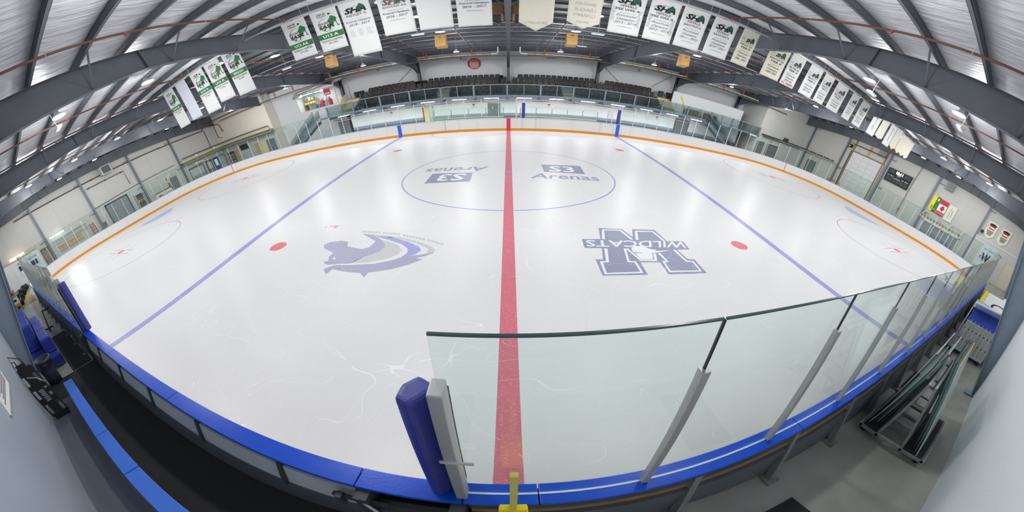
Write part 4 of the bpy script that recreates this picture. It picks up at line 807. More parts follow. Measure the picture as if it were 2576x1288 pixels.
# metal stairs at both ends of the balcony
def metal_stairs(label, x0, x1):
    s = 1 if x1 > x0 else -1; t = thing('metal_stairs', label, 'stairs', (x0, YR, 0)); n = 13
    for yy in (YR - .17, YR - 1.25): MB().prism([(x0, yy, 2.74), (x0, yy, 2.4), (x1 - s * .1, yy, 0), (x1 + s * .25, yy, 0)], (0, .04, 0)).build('stringer', M_RAIL, t)
    for i in range(n):
        x = x0 + (x1 - x0) * (i + .6) / n; z = 2.62 * (1 - (i + .6) / n); MB().box(x - .14, YR - 1.21, z, x + .14, YR - .13, z + .03).build('tread', M_DARK, t); MB().box(x + s * .12, YR - 1.21, z - .005, x + s * .15, YR - .13, z + .035).build('nosing', M_WHITE, t)
    for yy in (YR - .17, YR - 1.25):
        for dz in (.55, 1.05): MB().tube([(x0, yy, 2.74 + dz), (x1, yy, dz)], .028, 8).build('handrail', M_SLATE, t)
        for k in range(5):
            u = k / 4; x = x0 + (x1 - x0) * u; z = 2.74 * (1 - u); MB().tube([(x, yy, z), (x, yy, z + 1.05)], .024, 6).build('baluster', M_SLATE, t)
        MB().prism([(x0, yy, 2.95), (x1, yy, .2), (x1, yy, .95), (x0, yy, 3.7)], (0, .008, 0)).build('glass_infill', M_RGLASS, t)
metal_stairs('blue grey metal stairs down from the left end of the balcony', -17.2, -21.0)
metal_stairs('blue grey metal stairs down from the right end of the balcony', 18.2, 22.2)
# doors and notices in the wall under the balcony
def door(name, label, xc, w_, h_, leaf, frame, y=18.3, ax='Y', num=None, handle=True, z0=0.0, sgn=-1):
    t = sroot(name, label, (xc, y, z0) if ax == 'Y' else (y, xc, z0)); d1, d2 = sgn * .06, sgn * .04
    def bx_(a, b, c, d, e, f): return MB().box(a, y + b, c, d, y + e, f) if ax == 'Y' else MB().box(y + b, a, c, y + e, d, f)
    bx_(xc - w_ / 2, 0, z0, xc + w_ / 2, d2, z0 + h_).build('leaf', leaf, t)
    for a, b, c, d in ((xc - w_ / 2 - .08, z0, xc - w_ / 2, z0 + h_ + .08), (xc + w_ / 2, z0, xc + w_ / 2 + .08, z0 + h_ + .08), (xc - w_ / 2, z0 + h_, xc + w_ / 2, z0 + h_ + .08)): bx_(a, 0, b, c, d1, d).build('frame', frame, t)
    if handle: bx_(xc + w_ * .36, d2, z0 + .98, xc + w_ * .45, d2 + sgn * .05, z0 + 1.02).build('handle', M_LGREY, t)
    if num: q = MB(); put_text(q, num, (xc - .14, y + d2 - .006, z0 + 1.5), XA, ZA, .2, None, 0, .02); q.build('number', M_WINK, t)
    return t
door('door_1', 'pale yellow door in a dark frame under the balcony', -7.33, .86, 2.03, M_YDOOR, M_DOORD)
door('door_2', 'grey door numbered 3 under the balcony near the centre', -1.3, .95, 2.05, M_DOORG, M_DOORG, num='3')
door('door_3', 'grey door under the left stairs', -16.7 + .6, 1.1, 2.1, M_DOORG, M_DOORG)
door('door_4', 'dark grey double door left of the right stairs', 17.1, 1.5, 2.2, M_DOORG, M_DOORD)
for i, (px, py) in enumerate(((985, 285), (1191.5, 266), (1381, 266), (1652, 297))):
    t, c = plate('notice', px, py, .3, .42, M_WHITE, 'small white and red notice under the balcony, %s from the left' % ORDN[i], 'sign', y=18.29, d=.012); q = MB(); q.box(c.x - .11, c.y - .016, c.z + .04, c.x + .11, c.y - .013, c.z + .17); [q.box(c.x - .1, c.y - .016, c.z - .03 - k * .06, c.x + .1, c.y - .013, c.z - .01 - k * .06) for k in range(3)]; q.build('red_print', M_REDP, t)
t = thing('under_balcony_pipe', 'brown pipe below the balcony ceiling', 'pipe', (0, 16.2, 2.25)); MB().tube([(-16, 16.2, 2.34), (19, 16.2, 2.34)], .025, 6).build('pipe', M_BROWN, t); MB().tube([(-16, 16.05, 2.18), (20.5, 16.05, 2.18)], .022, 6).build('conduit', M_LGREY, t)
for x in (-7, -4.4, -1.8, 2, 5.5, 9, 12.5): MB().lathe((x, 16.2, 2.3), [(.02, 0), (.05, .02), (.05, .12), (.0, .13)], 8).build('sprinkler_head', M_REDV, t)
# players' boxes behind the far boards
def box_boards(x0, x1, label, y=14.7):
    t = thing('bench_boards', label, 'rink boards', ((x0 + x1) / 2, y, 0)); MB().box(x0, y, 0, x1, y + .06, 1.02).build('board_panel', M_BOARD, t); MB().box(x0, y - .05, 1.02, x1, y + .12, 1.07).build('yellow_cap', mat('pale_yellow_cap', (226, 230, 170), .5), t)
    n = round((x1 - x0) / 1.36)
    for i in range(n + 1):
        x = x0 + (x1 - x0) * i / n; MB().box(x - .03, y, 1.07, x + .03, y + .06, 1.85).build('post', M_ALU, t)
        if i < n: MB().box(x + .05, y + .02, 1.08, x + (x1 - x0) / n - .05, y + .032, 2.0).build('glass_pane', M_GLASS, t)
box_boards(-6.05, -.4, 'low white box boards with short glass left of the red line'); box_boards(.95, 7.3, 'low white bench boards with short glass right of the red line')
for x, lb in ((-6.1, 'left'), (.62, 'middle'), (8.15, 'right')):
    t = thing('box_end_glass', 'short glass end panel of the far boxes, %s one' % lb, 'rink glass', (x, 14, 1)); MB().box(x - .006, 13.3, .3, x + .006, 14.6, 2.1).build('glass_pane', M_GLASS, t); MB().box(x - .03, 14.6, 0, x + .03, 14.66, 2.15).build('post', M_ALUW, t); MB().box(x - .03, 13.2, 0, x + .03, 13.26, 2.15).build('post', M_ALUW, t)
t = thing('players_bench', 'dark bench seat behind the far right bench boards', 'bench', (4, 15.6, 0)); MB().box(1.2, 15.4, .42, 7.6, 15.75, .47).build('seat', M_BLACK, t); [MB().box(x, 15.45, 0, x + .08, 15.7, .42).build('leg', M_DARK, t) for x in (1.4, 4.2, 7.2)]
for X, lb in ((1.13, 'left of two'), (8.63, 'right of two')):
    t = thing('padded_post', 'blue padded post above the far boards, %s' % lb, 'padding', (X, 13.08, 1.1)); MB().box(X - .12, 12.99, 1.1, X + .12, 13.19, 2.36).build('pad', M_NAVYV, t, bevel=.03); MB().tube([(X, 13.12, 1.1), (X, 13.12, 2.72)], .02, 6).build('post', M_ALUW, t); MB().box(X - .125, 12.985, 1.7, X + .125, 13.195, 1.73).build('strap', M_INK, t)
# ================================================================== LEFT FAR CORNER: lobby and workshop window
lob = thing('lobby_ledge', 'long cluttered ledge with pipes and pale lamps over the lobby windows', 'ledge', (-XE + .4, 13, 3.2))
MB().box(-XE, 9.6, 2.98, -XE + .55, 16.8, 3.3).build('bulkhead', mat('olive_bulkhead', (150, 150, 96), .6), lob); MB().box(-XE, 16.25, 2.98, -23.9, 16.8, 3.3).build('bulkhead', MATS['olive_bulkhead'], lob)
MB().box(-XE, 9.4, 3.3, -XE + .75, 16.8, 3.36).build('shelf_top', M_SILVER, lob); MB().box(-XE, 16.05, 3.3, -23.9, 16.8, 3.36).build('shelf_top', M_SILVER, lob)
MB().tube([(-XE + .3, 9.6, 3.55), (-XE + .3, 16.3, 3.55), (-24.2, 16.4, 3.55)], .13, 10).build('insulated_pipe', M_CHEAT, lob); MB().tube([(-XE + .55, 9.2, 3.44), (-XE + .55, 16.2, 3.44), (-24, 16.2, 3.44)], .05, 8).build('insulated_pipe', M_WHITE, lob); MB().tube([(-XE + .2, 10, 3.85), (-XE + .2, 16.5, 3.8), (-24.3, 16.55, 3.8)], .05, 8).build('dark_pipe', M_PIPE, lob)
for k, y in enumerate((10.6, 12, 13.5, 15.2)): MB().lathe((-XE + .35, y, 3.4), [(.0, 0), (.12, 0), (.14, .2), (.08, .32), (0, .34)], 10).build('valve_cap', M_WHITE if k % 2 else M_CHEAT, lob)
MB().box(-XE + .02, 11.3, 2.55, -XE + .3, 12.8, 2.7).build('lamp_strip', M_WHITE, lob)
def panel(name, label, cat, pts, ax, v, m_, d, frame=None):
    """flat piece on a wall plane, corners given where they sit in the place"""
    P = [at(x, y, ax, v) for x, y in pts]; c = sum(P, Vector()) / len(P); t = thing(name, label, cat, c); off = {'X': (d, 0, 0), 'Y': (0, d, 0)}[ax]
    i_ = 'XY'.index(ax); o_ = 1 - i_; lo, hi = min(p[o_] for p in P), max(p[o_] for p in P); z0, z1 = min(p.z for p in P), max(p.z for p in P); z0 = max(z0, .02)
    if ax == 'X': MB().box(v, lo, z0, v + d, hi, z1).build('body', m_, t, bevel=min(.02, abs(d) / 4))
    else: MB().box(lo, v, z0, hi, v + d, z1).build('body', m_, t, bevel=min(.02, abs(d) / 4))
    if frame:
        f = .06; e = d * 1.3
        for a, b, c_, d_ in ((lo - f, z0, lo, z1 + f), (hi, z0, hi + f, z1 + f), (lo, z1, hi, z1 + f)):
            (MB().box(v, a, b, v + e, c_, d_) if ax == 'X' else MB().box(a, v, b, c_, v + e, d_)).build('frame', frame, t)
    return t, lo, hi, z0, z1
XL = -XE
LY = [(10.2, 12.6, M_GREY, 'grey roller counter shutter in the lobby'), (13.2, 14.1, M_DOORG, 'grey lobby door left of the drinks cooler'), (14.5, 15.2, M_BLUEC, 'blue glowing drinks cooler in the lobby'), (15.5, 16.5, M_WALLW, 'white lobby door beside the trophy case')]
for a, b, m_, lb in LY:
    t = thing('lobby_door', lb, 'door', (XL, (a + b) / 2, 0)); MB().box(XL, a, .02, XL + .08, b, 2.25).build('leaf', m_, t, bevel=.01); MB().box(XL, a - .06, .02, XL + .12, a, 2.35).build('frame', M_DOORD, t); MB().box(XL, b, .02, XL + .12, b + .06, 2.35).build('frame', M_DOORD, t); MB().box(XL, a, 2.25, XL + .12, b, 2.35).build('frame', M_DOORD, t); MB().box(XL + .08, b - .16, 1.0, XL + .13, b - .08, 1.1).build('handle', M_LGREY, t); MB().box(XL + .08, a + .1, 1.2, XL + .085, b - .1, 2.1).build('window_light', M_LGREY if m_ is not M_BLUEC else mat('cooler_glow', (150, 190, 220), .3, emit=.6), t)
wl_ = struct('wall_lobby', MB().box(XL, 16.85, 0, -23.9, 17.0, 3.0), M_WALLW, 'white lobby wall below the cream bulkhead')
for a, b, m_, lb in ((-32.4, -31.2, M_DARK, 'dark trophy case with small cups in the lobby'), (-31.0, -30.5, M_WOOD, 'wooden post panel beside the trophy case'), (-30.2, -27.6, M_LGREY, 'pale lobby noticeboard with a dark screen above'), (-27.4, -26.9, M_WOOD, 'stack of plywood sheets leaning in the lobby'), (-26.5, -25.6, M_YDOOR, 'pale yellow lobby door, left leaf'), (-25.5, -24.3, M_DOORG, 'dark lobby doorway next to the yellow leaf')):
    t = thing('lobby_piece', lb, 'fitting', ((a + b) / 2, 16.85, 0)); MB().box(a, 16.77, .02, b, 16.85, 2.2 if m_ is not M_LGREY else 1.2).build('body', m_, t, bevel=.012)
    if m_ is M_DARK:
        for k in range(3):
            MB().box(a, 16.6, .7 + k * .45, b, 16.78, .73 + k * .45).build('shelf', M_LGREY, t)
            for j in range(5): MB().lathe((a + .15 + j * .22, 16.68, .73 + k * .45), [(.05, 0), (.02, .06), (.06, .2), (.05, .24)], 8).build('cup', M_SILVER if (j + k) % 2 else M_WOOD, t)
    else: MB().box(b - .14, 16.74, .95, b - .06, 16.77, 1.05).build('handle', M_LGREY, t)
t = thing('screen', 'dark tilted wall screen above the lobby noticeboard', 'screen', (-29.2, 16.7, 2.1)); MB().prism([(-29.8, 16.82, 1.9), (-28.5, 16.82, 1.9), (-28.5, 16.7, 2.6), (-29.8, 16.7, 2.6)], (0, -.06, 0)).build('panel', M_BLACK, t, bevel=.01); MB().box(-29.2, 16.75, 2.1, -29.1, 16.85, 2.3).build('bracket', M_DARK, t)
for px, py, lb, ax, v in ((204 + 0, 494, 'white exit sign over the corner', 'X', XL), (424, 441, 'white and red exit sign over the grey end door', 'X', XL), (679, 340, 'red exit sign over the lobby doors', 'Y', 16.85)):
    if px == 204: continue
    t, c = plate('exit_sign', px, py, .36, .22, M_WHITE, lb, 'sign', y=v, d=.06, ax=ax, sgn=1 if ax == 'X' else -1)
    q = MB(); put_text(q, 'EXIT', (c.x + .064, c.y, c.z - .06) if ax == 'X' else (c.x, c.y - .064, c.z - .06), (0, 1, 0) if ax == 'X' else XA, ZA, .12, .26, 0, .02); q.build('red_lettering', M_REDP, t)
# cream wall pipes
for pts, r, lb in (([(508, 317), (617, 267)], .05, 'dark pipe rising to the right across the cream corner wall'), ([(400, 373), (508, 330), (512, 318), (549, 313), (560, 330)], .05, 'brown pipe with a raised loop on the cream corner wall'), ([(513, 331), (531, 371)], .035, 'vertical brown pipe dropping to the lobby ledge, left one'), ([(526, 294), (550, 347), (556, 346)], .04, 'vertical brown pipe dropping to the lobby ledge, right one')):
    P = []
    for x, y in pts:
        p = at(x, y, 'X', XL + .12)
        if p.y > 16.6: p = at(x, y, 'Y', 16.68)
        P.append(p)
    t = thing('wall_pipe', lb, 'pipe', P[0]); MB().tube(P, r, 8).build('pipe', M_BROWN, t)
    for p in (P[0], P[-1]): MB().lathe((p.x, p.y, p.z - .05), [(r * 1.0, 0), (r * 1.7, .02), (r * 1.7, .08), (r, .1)], 8).build('clamp', M_PIPE, t)
# workshop behind the upper window
rm = sroot('window_1', 'wide upper workshop window with thin mullions', (-18.4, 18.3, 5))
for x in (-20.85, -19.4, -18.3, -17.2, -16.1): MB().box(x - .03, 18.34, 4.05, x + .03, 18.42, 6.1).build('mullion', M_LGREY, rm)
MB().box(-20.85, 18.34, 4.02, -16.1, 18.42, 4.08).build('sill', M_LGREY, rm)
for a, b in ((-20.85, -19.4), (-19.4, -18.3), (-18.3, -17.2)): MB().box(a + .03, 18.37, 4.08, b - .03, 18.38, 6.1).build('pane', M_GLASS, rm)
struct('wall_workshop_back', MB().box(-21, 20.6, 3.95, -15.7, 20.75, 7.4), M_WALLF, 'white back wall of the workshop behind the upper window')
struct('wall_workshop_side', MB().box(-21.1, 18.5, 3.95, -20.95, 20.7, 7.4), M_WALLF, 'white side wall of the workshop')
struct('floor_workshop', MB().box(-21, 18.5, 3.85, -15.7, 20.7, 3.945), M_LGREY, 'pale workshop floor')
tube_light('workshop_tube', (-19.6, 18.9, 5.95), 1.3, (1, 0, 0), 'lit tube in the workshop, left of two', 25); tube_light('workshop_tube', (-18.1, 18.9, 5.95), 1.3, (1, 0, 0), 'lit tube in the workshop, right of two', 25)
t = thing('workshop_shelf', 'wooden shelf with yellow bins and boxes in the workshop', 'shelf', (-20.1, 20, 4)); MB().box(-20.8, 19.6, 4.75, -19.3, 20.3, 4.8).build('board', M_WOODD, t); MB().box(-20.8, 19.6, 4.0, -20.75, 20.3, 4.75).build('side', M_WOODD, t); MB().box(-19.35, 19.6, 4.0, -19.3, 20.3, 4.75).build('side', M_WOODD, t); MB().box(-20.8, 19.6, 5.2, -19.3, 20.3, 5.24).build('board', M_WOODD, t)
for i in range(4): x = -20.6 + i * .36; t = thing('storage_bin', 'small yellow bin on the workshop shelf, %s from the left' % ORDN[i], 'bin', (x, 19.8, 4.8), 'yellow workshop bins'); MB().hexa([(x - .12, 19.65, 4.8), (x + .12, 19.65, 4.8), (x + .12, 19.95, 4.8), (x - .12, 19.95, 4.8), (x - .15, 19.62, 5.08), (x + .15, 19.62, 5.08), (x + .15, 19.98, 5.08), (x - .15, 19.98, 5.08)]).build('body', M_YEL, t, bevel=.01); MB().box(x - .08, 19.6, 4.88, x + .08, 19.63, 4.97).build('label_holder', M_WHITE, t)
for i in range(3): x = -20.5 + i * .42; t = thing('cardboard_box', 'cardboard box on top of the workshop shelf, %s from the left' % ORDN[i], 'box', (x, 19.9, 5.24), 'boxes on the workshop shelf'); MB().box(x - .16, 19.7, 5.24, x + .16, 20.1, 5.24 + .3 + .1 * (i % 2)).build('body', M_CARD if i != 1 else M_WHITE, t, bevel=.01); MB().box(x - .03, 19.69, 5.3, x + .03, 20.11, 5.245 + .3 + .1 * (i % 2) + .002).build('tape', M_WOOD, t)
for i, (x, m_) in enumerate(((-19.0, M_DARK), (-18.4, M_REDP), (-17.9, M_GREY), (-17.5, M_REDP))):
    t = thing('workshop_machine', '%s machine standing in the workshop, %s from the left' % ('dark grey' if m_ is M_DARK else 'red' if m_ is M_REDP else 'grey', ORDN[i]), 'machine', (x, 19.4, 3.95)); MB().box(x - .2, 19.2, 3.95, x + .2, 19.6, 4.5 + .3 * (i % 2)).build('body', m_, t, bevel=.04); MB().lathe((x, 19.4, 4.5 + .3 * (i % 2)), [(.14, 0), (.16, .1), (.1, .3), (0, .32)], 10).build('motor', M_GREY, t); MB().tube([(x - .15, 19.3, 4.4), (x - .25, 19.2, 4.9), (x - .1, 19.2, 5.1)], .02, 6).build('handle', M_BLACK, t)
t = thing('workshop_sign', 'red notice hanging in the workshop window', 'sign', (-17.0, 18.33, 5.7)); MB().box(-17.3, 18.3, 5.25, -16.6, 18.33, 5.95).build('plate', M_REDP, t); MB().lathe((-16.95, 18.295, 5.75), [(.1, 0), (.06, .001)], 12).build('emblem', M_WHITE, t); q = MB(); [q.box(-17.22, 18.294, 5.45 - k * .08, -16.7, 18.298, 5.5 - k * .08) for k in range(2)]; q.build('white_lettering', M_WINK, t)
t = thing('silver_duct', 'round silver duct running over the workshop window', 'duct', (-18, 17.9, 6.3)); MB().tube([(-20.9, 18.2, 5.9), (-20.3, 17.9, 6.25), (-15.9, 17.9, 6.6)], .16, 12).build('duct', M_SILVER, t, smooth=True); MB().tube([(-16.1, 17.9, 6.59), (-14.6, 17.9, 6.7)], .25, 14).build('large_duct', M_SILVER, t, smooth=True); [MB().tube([(x, 17.9, 6.5 + k * .05), (x, 17.9, 7.4)], .008, 5).build('hanger', M_DARK, t) for k, x in enumerate((-19.6, -18, -16.5))]
t = thing('stair_parapet', 'white stair parapet with a yellow edge left of the seats', 'parapet', (-15.1, 17.8, 2.74)); MB().prism([(-15.45, 17.2, 2.74), (-15.45, 19.6, 2.74), (-15.45, 19.6, 5.0), (-15.45, 18.6, 4.6), (-15.45, 17.2, 3.75)], (-.1, 0, 0)).build('panel', M_WALLF, t); MB().bar((-15.5, 17.2, 3.79), (-15.5, 18.6, 4.64), .12, .05).build('yellow_edge', M_YEL, t)
t = thing('stair_parapet', 'yellow stripe on the white parapet right of the seats', 'handrail', (16.5, 18.24, 4)); MB().bar((16.2, 18.27, 4.75), (16.9, 18.27, 3.5), .04, .14).build('yellow_edge', M_YEL, t); MB().box(16.85, 18.2, 2.75, 17.0, 18.3, 3.5).build('post', M_RAIL, t)
for i, x in enumerate((18.0, 20.1)):
    t = thing('folded_table', 'brown folded panel leaning on the right parapet, %s of two' % ('left' if i == 0 else 'right'), 'panel', (x, 18, 2.74)); MB().hexa([(x - .85, 17.9, 2.75), (x + .85, 17.9, 2.75), (x + .85, 17.96, 2.75), (x - .85, 17.96, 2.75), (x - .85, 18.14, 3.6), (x + .85, 18.14, 3.6), (x + .85, 18.2, 3.6), (x - .85, 18.2, 3.6)]).build('top', mat('dull_brown_panel', (128, 114, 104), .6), t, bevel=.015); MB().bar((x, 17.88, 2.8), (x, 18.1, 3.5), .05, .03).build('rib', M_DARK, t)
t = door('door_5', 'dark upper door at the right end of the walkway', 24.4, 1.1, 2.3, M_BLACK, M_DOORD, y=YF, z0=2.75)
# ================================================================== LADDER WALL (left end)
def wallbox(name, label, cat, X, y0, y1, z0, z1, m_, d, frame=None, bev=.012):
    t = thing(name, label, cat, (X, (y0 + y1) / 2, z0)); MB().box(X, y0, z0, X + d, y1, z1).build('body', m_, t, bevel=bev)
    if frame:
        for a, b, c_, d_ in ((y0 - .08, z0, y0, z1 + .08), (y1, z0, y1 + .08, z1 + .08), (y0, z1, y1, z1 + .08)): MB().box(X, a, b, X + d * 1.5, c_, d_).build('frame', frame, t)
    return t
rd = sroot('door_6', 'wide grey roll-up door in the ladder wall', (XL, 0, 0))
for k in range(16): MB().box(XL, -1.6, .02 + k * .185, XL + .05, 1.15, .195 + k * .185).build('slat', M_GREY, rd)
for a, b, c, d in ((-1.72, 0, -1.6, 3.1), (1.15, 0, 1.27, 3.1), (-1.72, 2.98, 1.27, 3.1)): MB().box(XL, a, b, XL + .1, c, d).build('frame', M_DARK, rd)
door('door_7', 'dark grey door at the lobby end of the ladder wall', 7.6, .95, 2.3, M_DOORG, M_DOORG, y=XL, ax='X', sgn=1)
door('door_8', 'brown glazed door near the far left corner', -9.6, .9, 2.3, mat('brown_door', (140, 124, 106), .5), M_DOORD, y=XL, ax='X', sgn=1)
t = wallbox('display_case', 'dark display case beside the roll-up door', 'case', XL, 1.95, 3.0, .3, 2.45, M_DARK, .25, M_LGREY)
for k in range(4): MB().box(XL + .25, 2.0, .6 + k * .45, XL + .27, 2.95, .63 + k * .45).build('shelf', M_WOOD, t)
for k in range(6): MB().box(XL + .25, 2.05 + (k % 3) * .3, .66 + (k // 3) * .9, XL + .3, 2.25 + (k % 3) * .3, .92 + (k // 3) * .9).build('parcel', (M_YEL, M_GREY, M_CARD)[k % 3], t)
t = wallbox('ad_board', 'white framed notice board with dark lettering by the ladder wall door', 'sign', XL, 4.4, 6.9, .6, 1.4, M_WHITE, .04, M_INK); q = MB(); put_text(q, '& Used Tires', (XL + .05, 6.0, .86), (0, 1, 0), ZA, .22, 1.5, .2, .01); q.build('lettering', M_INK, t); MB().prism([(XL + .045, 5.0 + .25 * math.cos(a), .95 + .2 * math.sin(a)) for a in [PI * k / 10 for k in range(11)]], (.005, 0, 0)).build('emblem', M_REDP, t)
t = wallbox('fire_extinguisher', 'small red fire extinguisher on the ladder wall', 'extinguisher', XL, 6.75, 6.77, 1.5, 1.9, M_REDP, .03); MB().lathe((XL + .12, 6.76, 1.45), [(0, 0), (.07, .0), (.08, .05), (.08, .38), (.03, .45), (0, .46)], 12).build('cylinder', M_REDP, t); MB().box(XL + .08, 6.74, 1.9, XL + .2, 6.78, 1.96).build('valve', M_BLACK, t)
t = wallbox('safety_sign', 'tall red lettered strip sign over the extinguisher', 'sign', XL, 6.55, 6.85, 2.15, 2.75, M_WHITE, .02); MB().box(XL + .02, 6.62, 2.2, XL + .025, 6.78, 2.7).build('red_print', M_REDP, t)
def ladder(name, label, P, m_, n, r=.035):
    a, b, c, d = [Vector(p) for p in P]; t = thing(name, label, 'ladder', a)
    MB().tube([a, b], r, 6).build('side_rail', m_, t); MB().tube([c, d], r, 6).build('side_rail', m_, t)
    if label.find('hung') > 0:
        for u in (.2, .8): p = a.lerp(b, u); MB().bar((XL, p.y, p.z), (p.x, p.y, p.z - .03), .04, .03).build('wall_hook', M_DARK, t)
    for k in range(n): u = (k + .5) / n; MB().tube([a.lerp(b, u), c.lerp(d, u)], r * .7, 6).build('rung', m_, t)
    return t
xw = XL + .12
def WY(px, py): p = at(px, py, 'X', xw); return p
ladder('extension_ladder', 'long grey ladder hung lengthways on the end wall', [(xw, WY(133, 612).y, 2.5), (xw, WY(219, 565).y, 2.5), (xw, WY(133, 612).y, 2.05), (xw, WY(219, 565).y, 2.05)], M_ALU, 13)
ladder('extension_ladder', 'orange ladder hung lengthways below the grey one', [(xw, WY(146, 622).y, 1.75), (xw, WY(207, 588).y, 1.75), (xw, WY(146, 622).y, 1.3), (xw, WY(207, 588).y, 1.3)], M_ORANGE, 11)
y0 = WY(236, 575).y; sl = ladder('step_ladder', 'red step ladder leaning by the wall column', [(XL + .6, y0 - .3, 0), (XL + .1, y0 - .2, 2.2), (XL + .6, y0 + .3, 0), (XL + .1, y0 + .2, 2.2)], M_REDP, 7)
for s in (-1, 1): MB().tube([(XL + .95, y0 + s * .3, 0), (XL + .15, y0 + s * .2, 2.15)], .025, 6).build('back_leg', M_REDP, sl)
t = wallbox('wall_switch_box', 'small grey electrical box low beside the step ladder', 'box', XL, WY(264, 562).y - .2, WY(264, 562).y + .2, 1.1, 1.6, M_GREY, .2); MB().box(XL + .2, WY(264, 562).y - .1, 1.2, XL + .22, WY(264, 562).y + .1, 1.5).build('cover', M_DARK, t)
t = wallbox('unit_heater', 'grey unit heater with dark fins high on the ladder wall', 'heater', XL + .05, -.45, .85, 6.05, 7.0, M_LGREY, .8, bev=.03); MB().box(XL + .85, -.3, 6.15, XL + .87, .7, 6.9).build('opening', M_BLACK, t); [MB().box(XL + .85, -.3 + k * .1, 6.15, XL + .9, -.27 + k * .1, 6.9).build('fin', M_GREY, t) for k in range(10)]; [MB().tube([(XL + .4, y, 7.0), (XL + .4, y, 7.7)], .01, 5).build('hanger', M_DARK, t) for y in (-.3, .7)]
for y0, z0, y1, z1, lb in ((-11, 6.25, 7.9, 6.25, 'long brown pipe across the upper ladder wall'), (-2.6, 5.55, 2.2, 5.55, 'brown pipe under the unit heater')):
    t = thing('wall_pipe', lb, 'pipe', (XL + .15, y0, z0)); MB().tube([(XL + .15, y0, z0), (XL + .15, y1, z1)] + ([(XL + .15, y1, 3.9)] if y1 < 3 else []), .05 if y1 > 3 else .035, 8).build('pipe', M_BROWN, t); [MB().box(XL, y - .03, z0 - .08, XL + .2, y + .03, z0 + .08).build('bracket', M_PIPE, t) for y in (y0 + .3, (y0 + y1) / 2, y1 - .3)]
t = thing('wall_conduit', 'thin dark conduit along the middle of the ladder wall', 'conduit', (XL + .05, 0, 3.4)); MB().tube([(XL + .05, -2.8, 3.3), (XL + .05, 3.2, 3.5), (XL + .05, 8.6, 3.6)], .03, 6).build('conduit', M_PIPE, t); [MB().box(XL, y - .04, z - .05, XL + .08, y + .04, z + .05).build('clip', M_GREY, t) for y, z in ((-2, 3.33), (3.0, 3.5), (7, 3.57))]
t = thing('corner_partition', 'white lower wall panel in the near left corner', 'panel', (XL + .3, -13, 0)); MB().box(XL, -14.86, 0, XL + .5, -10.4, 2.75).build('panel', M_WHITE, t, bevel=.02); MB().box(XL, -14.86, 2.75, XL + .6, -10.4, 2.82).build('wood_cap', M_WOOD, t); [MB().box(XL + .5, y, .1, XL + .506, y + .012, 2.7).build('joint', M_INKG, t) for y in (-13.6, -12.3, -11.1)]
t = thing('corner_sign', 'white and navy sponsor sign on the near left corner panel', 'sign', (XL + .52, -12.6, 1.8)); MB().box(XL + .5, -13.0, 1.0, XL + .54, -12.2, 2.6).build('plate', M_WHITE, t); MB().box(XL + .54, -12.95, 1.55, XL + .545, -12.25, 2.05).build('navy_block', M_NAVYI, t); q = MB(); [q.box(XL + .54, -12.9, 2.2 + k * .12, XL + .545, -12.35 + k * .05, 2.26 + k * .12) for k in range(2)]; q.build('printed_lines', M_INK, t)
t = thing('corner_sign', 'navy and white arched lettering sign seen through the corner glass', 'sign', (XL + .3, -11.2, 2.2)); MB().box(XL + .5, -11.9, 1.2, XL + .54, -10.6, 2.5).build('plate', M_CLOTHB, t); MB().box(XL + .54, -11.6, 1.4, XL + .545, -10.9, 1.9).build('navy_block', M_NAVYI, t); q = MB(); put_text(q, 'BUILT FOR', (XL + .545, -11.25, 2.15), (0, 1, 0), ZA, .16, 1.0, 0, .02); q.build('lettering', M_INK, t)
# ================================================================== SCOREBOARD WALL (right end)
XR = XE
sb = thing('scoreboard', 'black hockey scoreboard with a glowing white clock', 'scoreboard', (XR, 1.3, 4.0))
MB().box(XR - .22, -.2, 4.02, XR - .02, 2.84, 5.55).build('cabinet', M_INK, sb, bevel=.02); RX = (0, -1, 0); xf = XR - .226
for a, b, c, d in ((2.7, 1.95, 5.05, 5.45), (.7, -.1, 5.05, 5.45), (2.7, 2.3, 4.15, 4.62), (2.22, 1.85, 4.15, 4.62), (.85, .42, 4.15, 4.62), (.35, -.1, 4.15, 4.62), (1.75, 1.4, 4.12, 4.5), (1.3, .95, 4.12, 4.5), (1.55, 1.1, 4.72, 4.92)): MB().box(xf, a, c, xf + .01, b, d).build('dark_digit_window', M_DARK, sb)
q = MB(); put_text(q, '10:11', (xf - .006, 1.32, 5.12), RX, ZA, .32, .85, 0, .03); q.build('clock_digits', mat('clock_glow', (255, 244, 255), emit=6), sb)
q = MB()
for s, y, z, wd in (('PLYR', 2.52, 4.7, .26), ('PENALTY', 2.05, 4.7, .44), ('PERIOD', 1.32, 4.97, .4), ('SHOTS ON GOAL', 1.32, 4.55, .85), ('PLYR', .66, 4.7, .26), ('PENALTY', .15, 4.7, .44)): put_text(q, s, (xf - .006, y, z), RX, ZA, .1, wd, 0, .025)
q.build('white_lettering', M_WINK, sb)
t = thing('scoreboard_conduit', 'thin dark conduit running down beside the scoreboard', 'conduit', (XR, -.4, 4)); MB().tube([(XR - .06, -.6, 7.2), (XR - .06, -.45, 5.4), (XR - .06, -.4, 1.2)], .025, 6).build('conduit', M_PIPE, t); MB().tube([(XR - .06, -.45, 5.6), (XR - .06, .9, 5.62)], .015, 6).build('branch', M_PIPE, t); MB().box(XR - .12, -.5, 1.7, XR, -.3, 1.9).build('junction_box', M_WOODD, t)
od = sroot('door_9', 'tall white overhead door with timber trim beside the scoreboard', (XR, 6.2, 0))
for k in range(9): MB().box(XR - .07, 3.95, .02 + k * .6, XR - .02, 8.1, .6 + k * .6).build('panel', mat('overhead_door_white', (214, 216, 214), .5, noise=.02), od)
bl = MB()
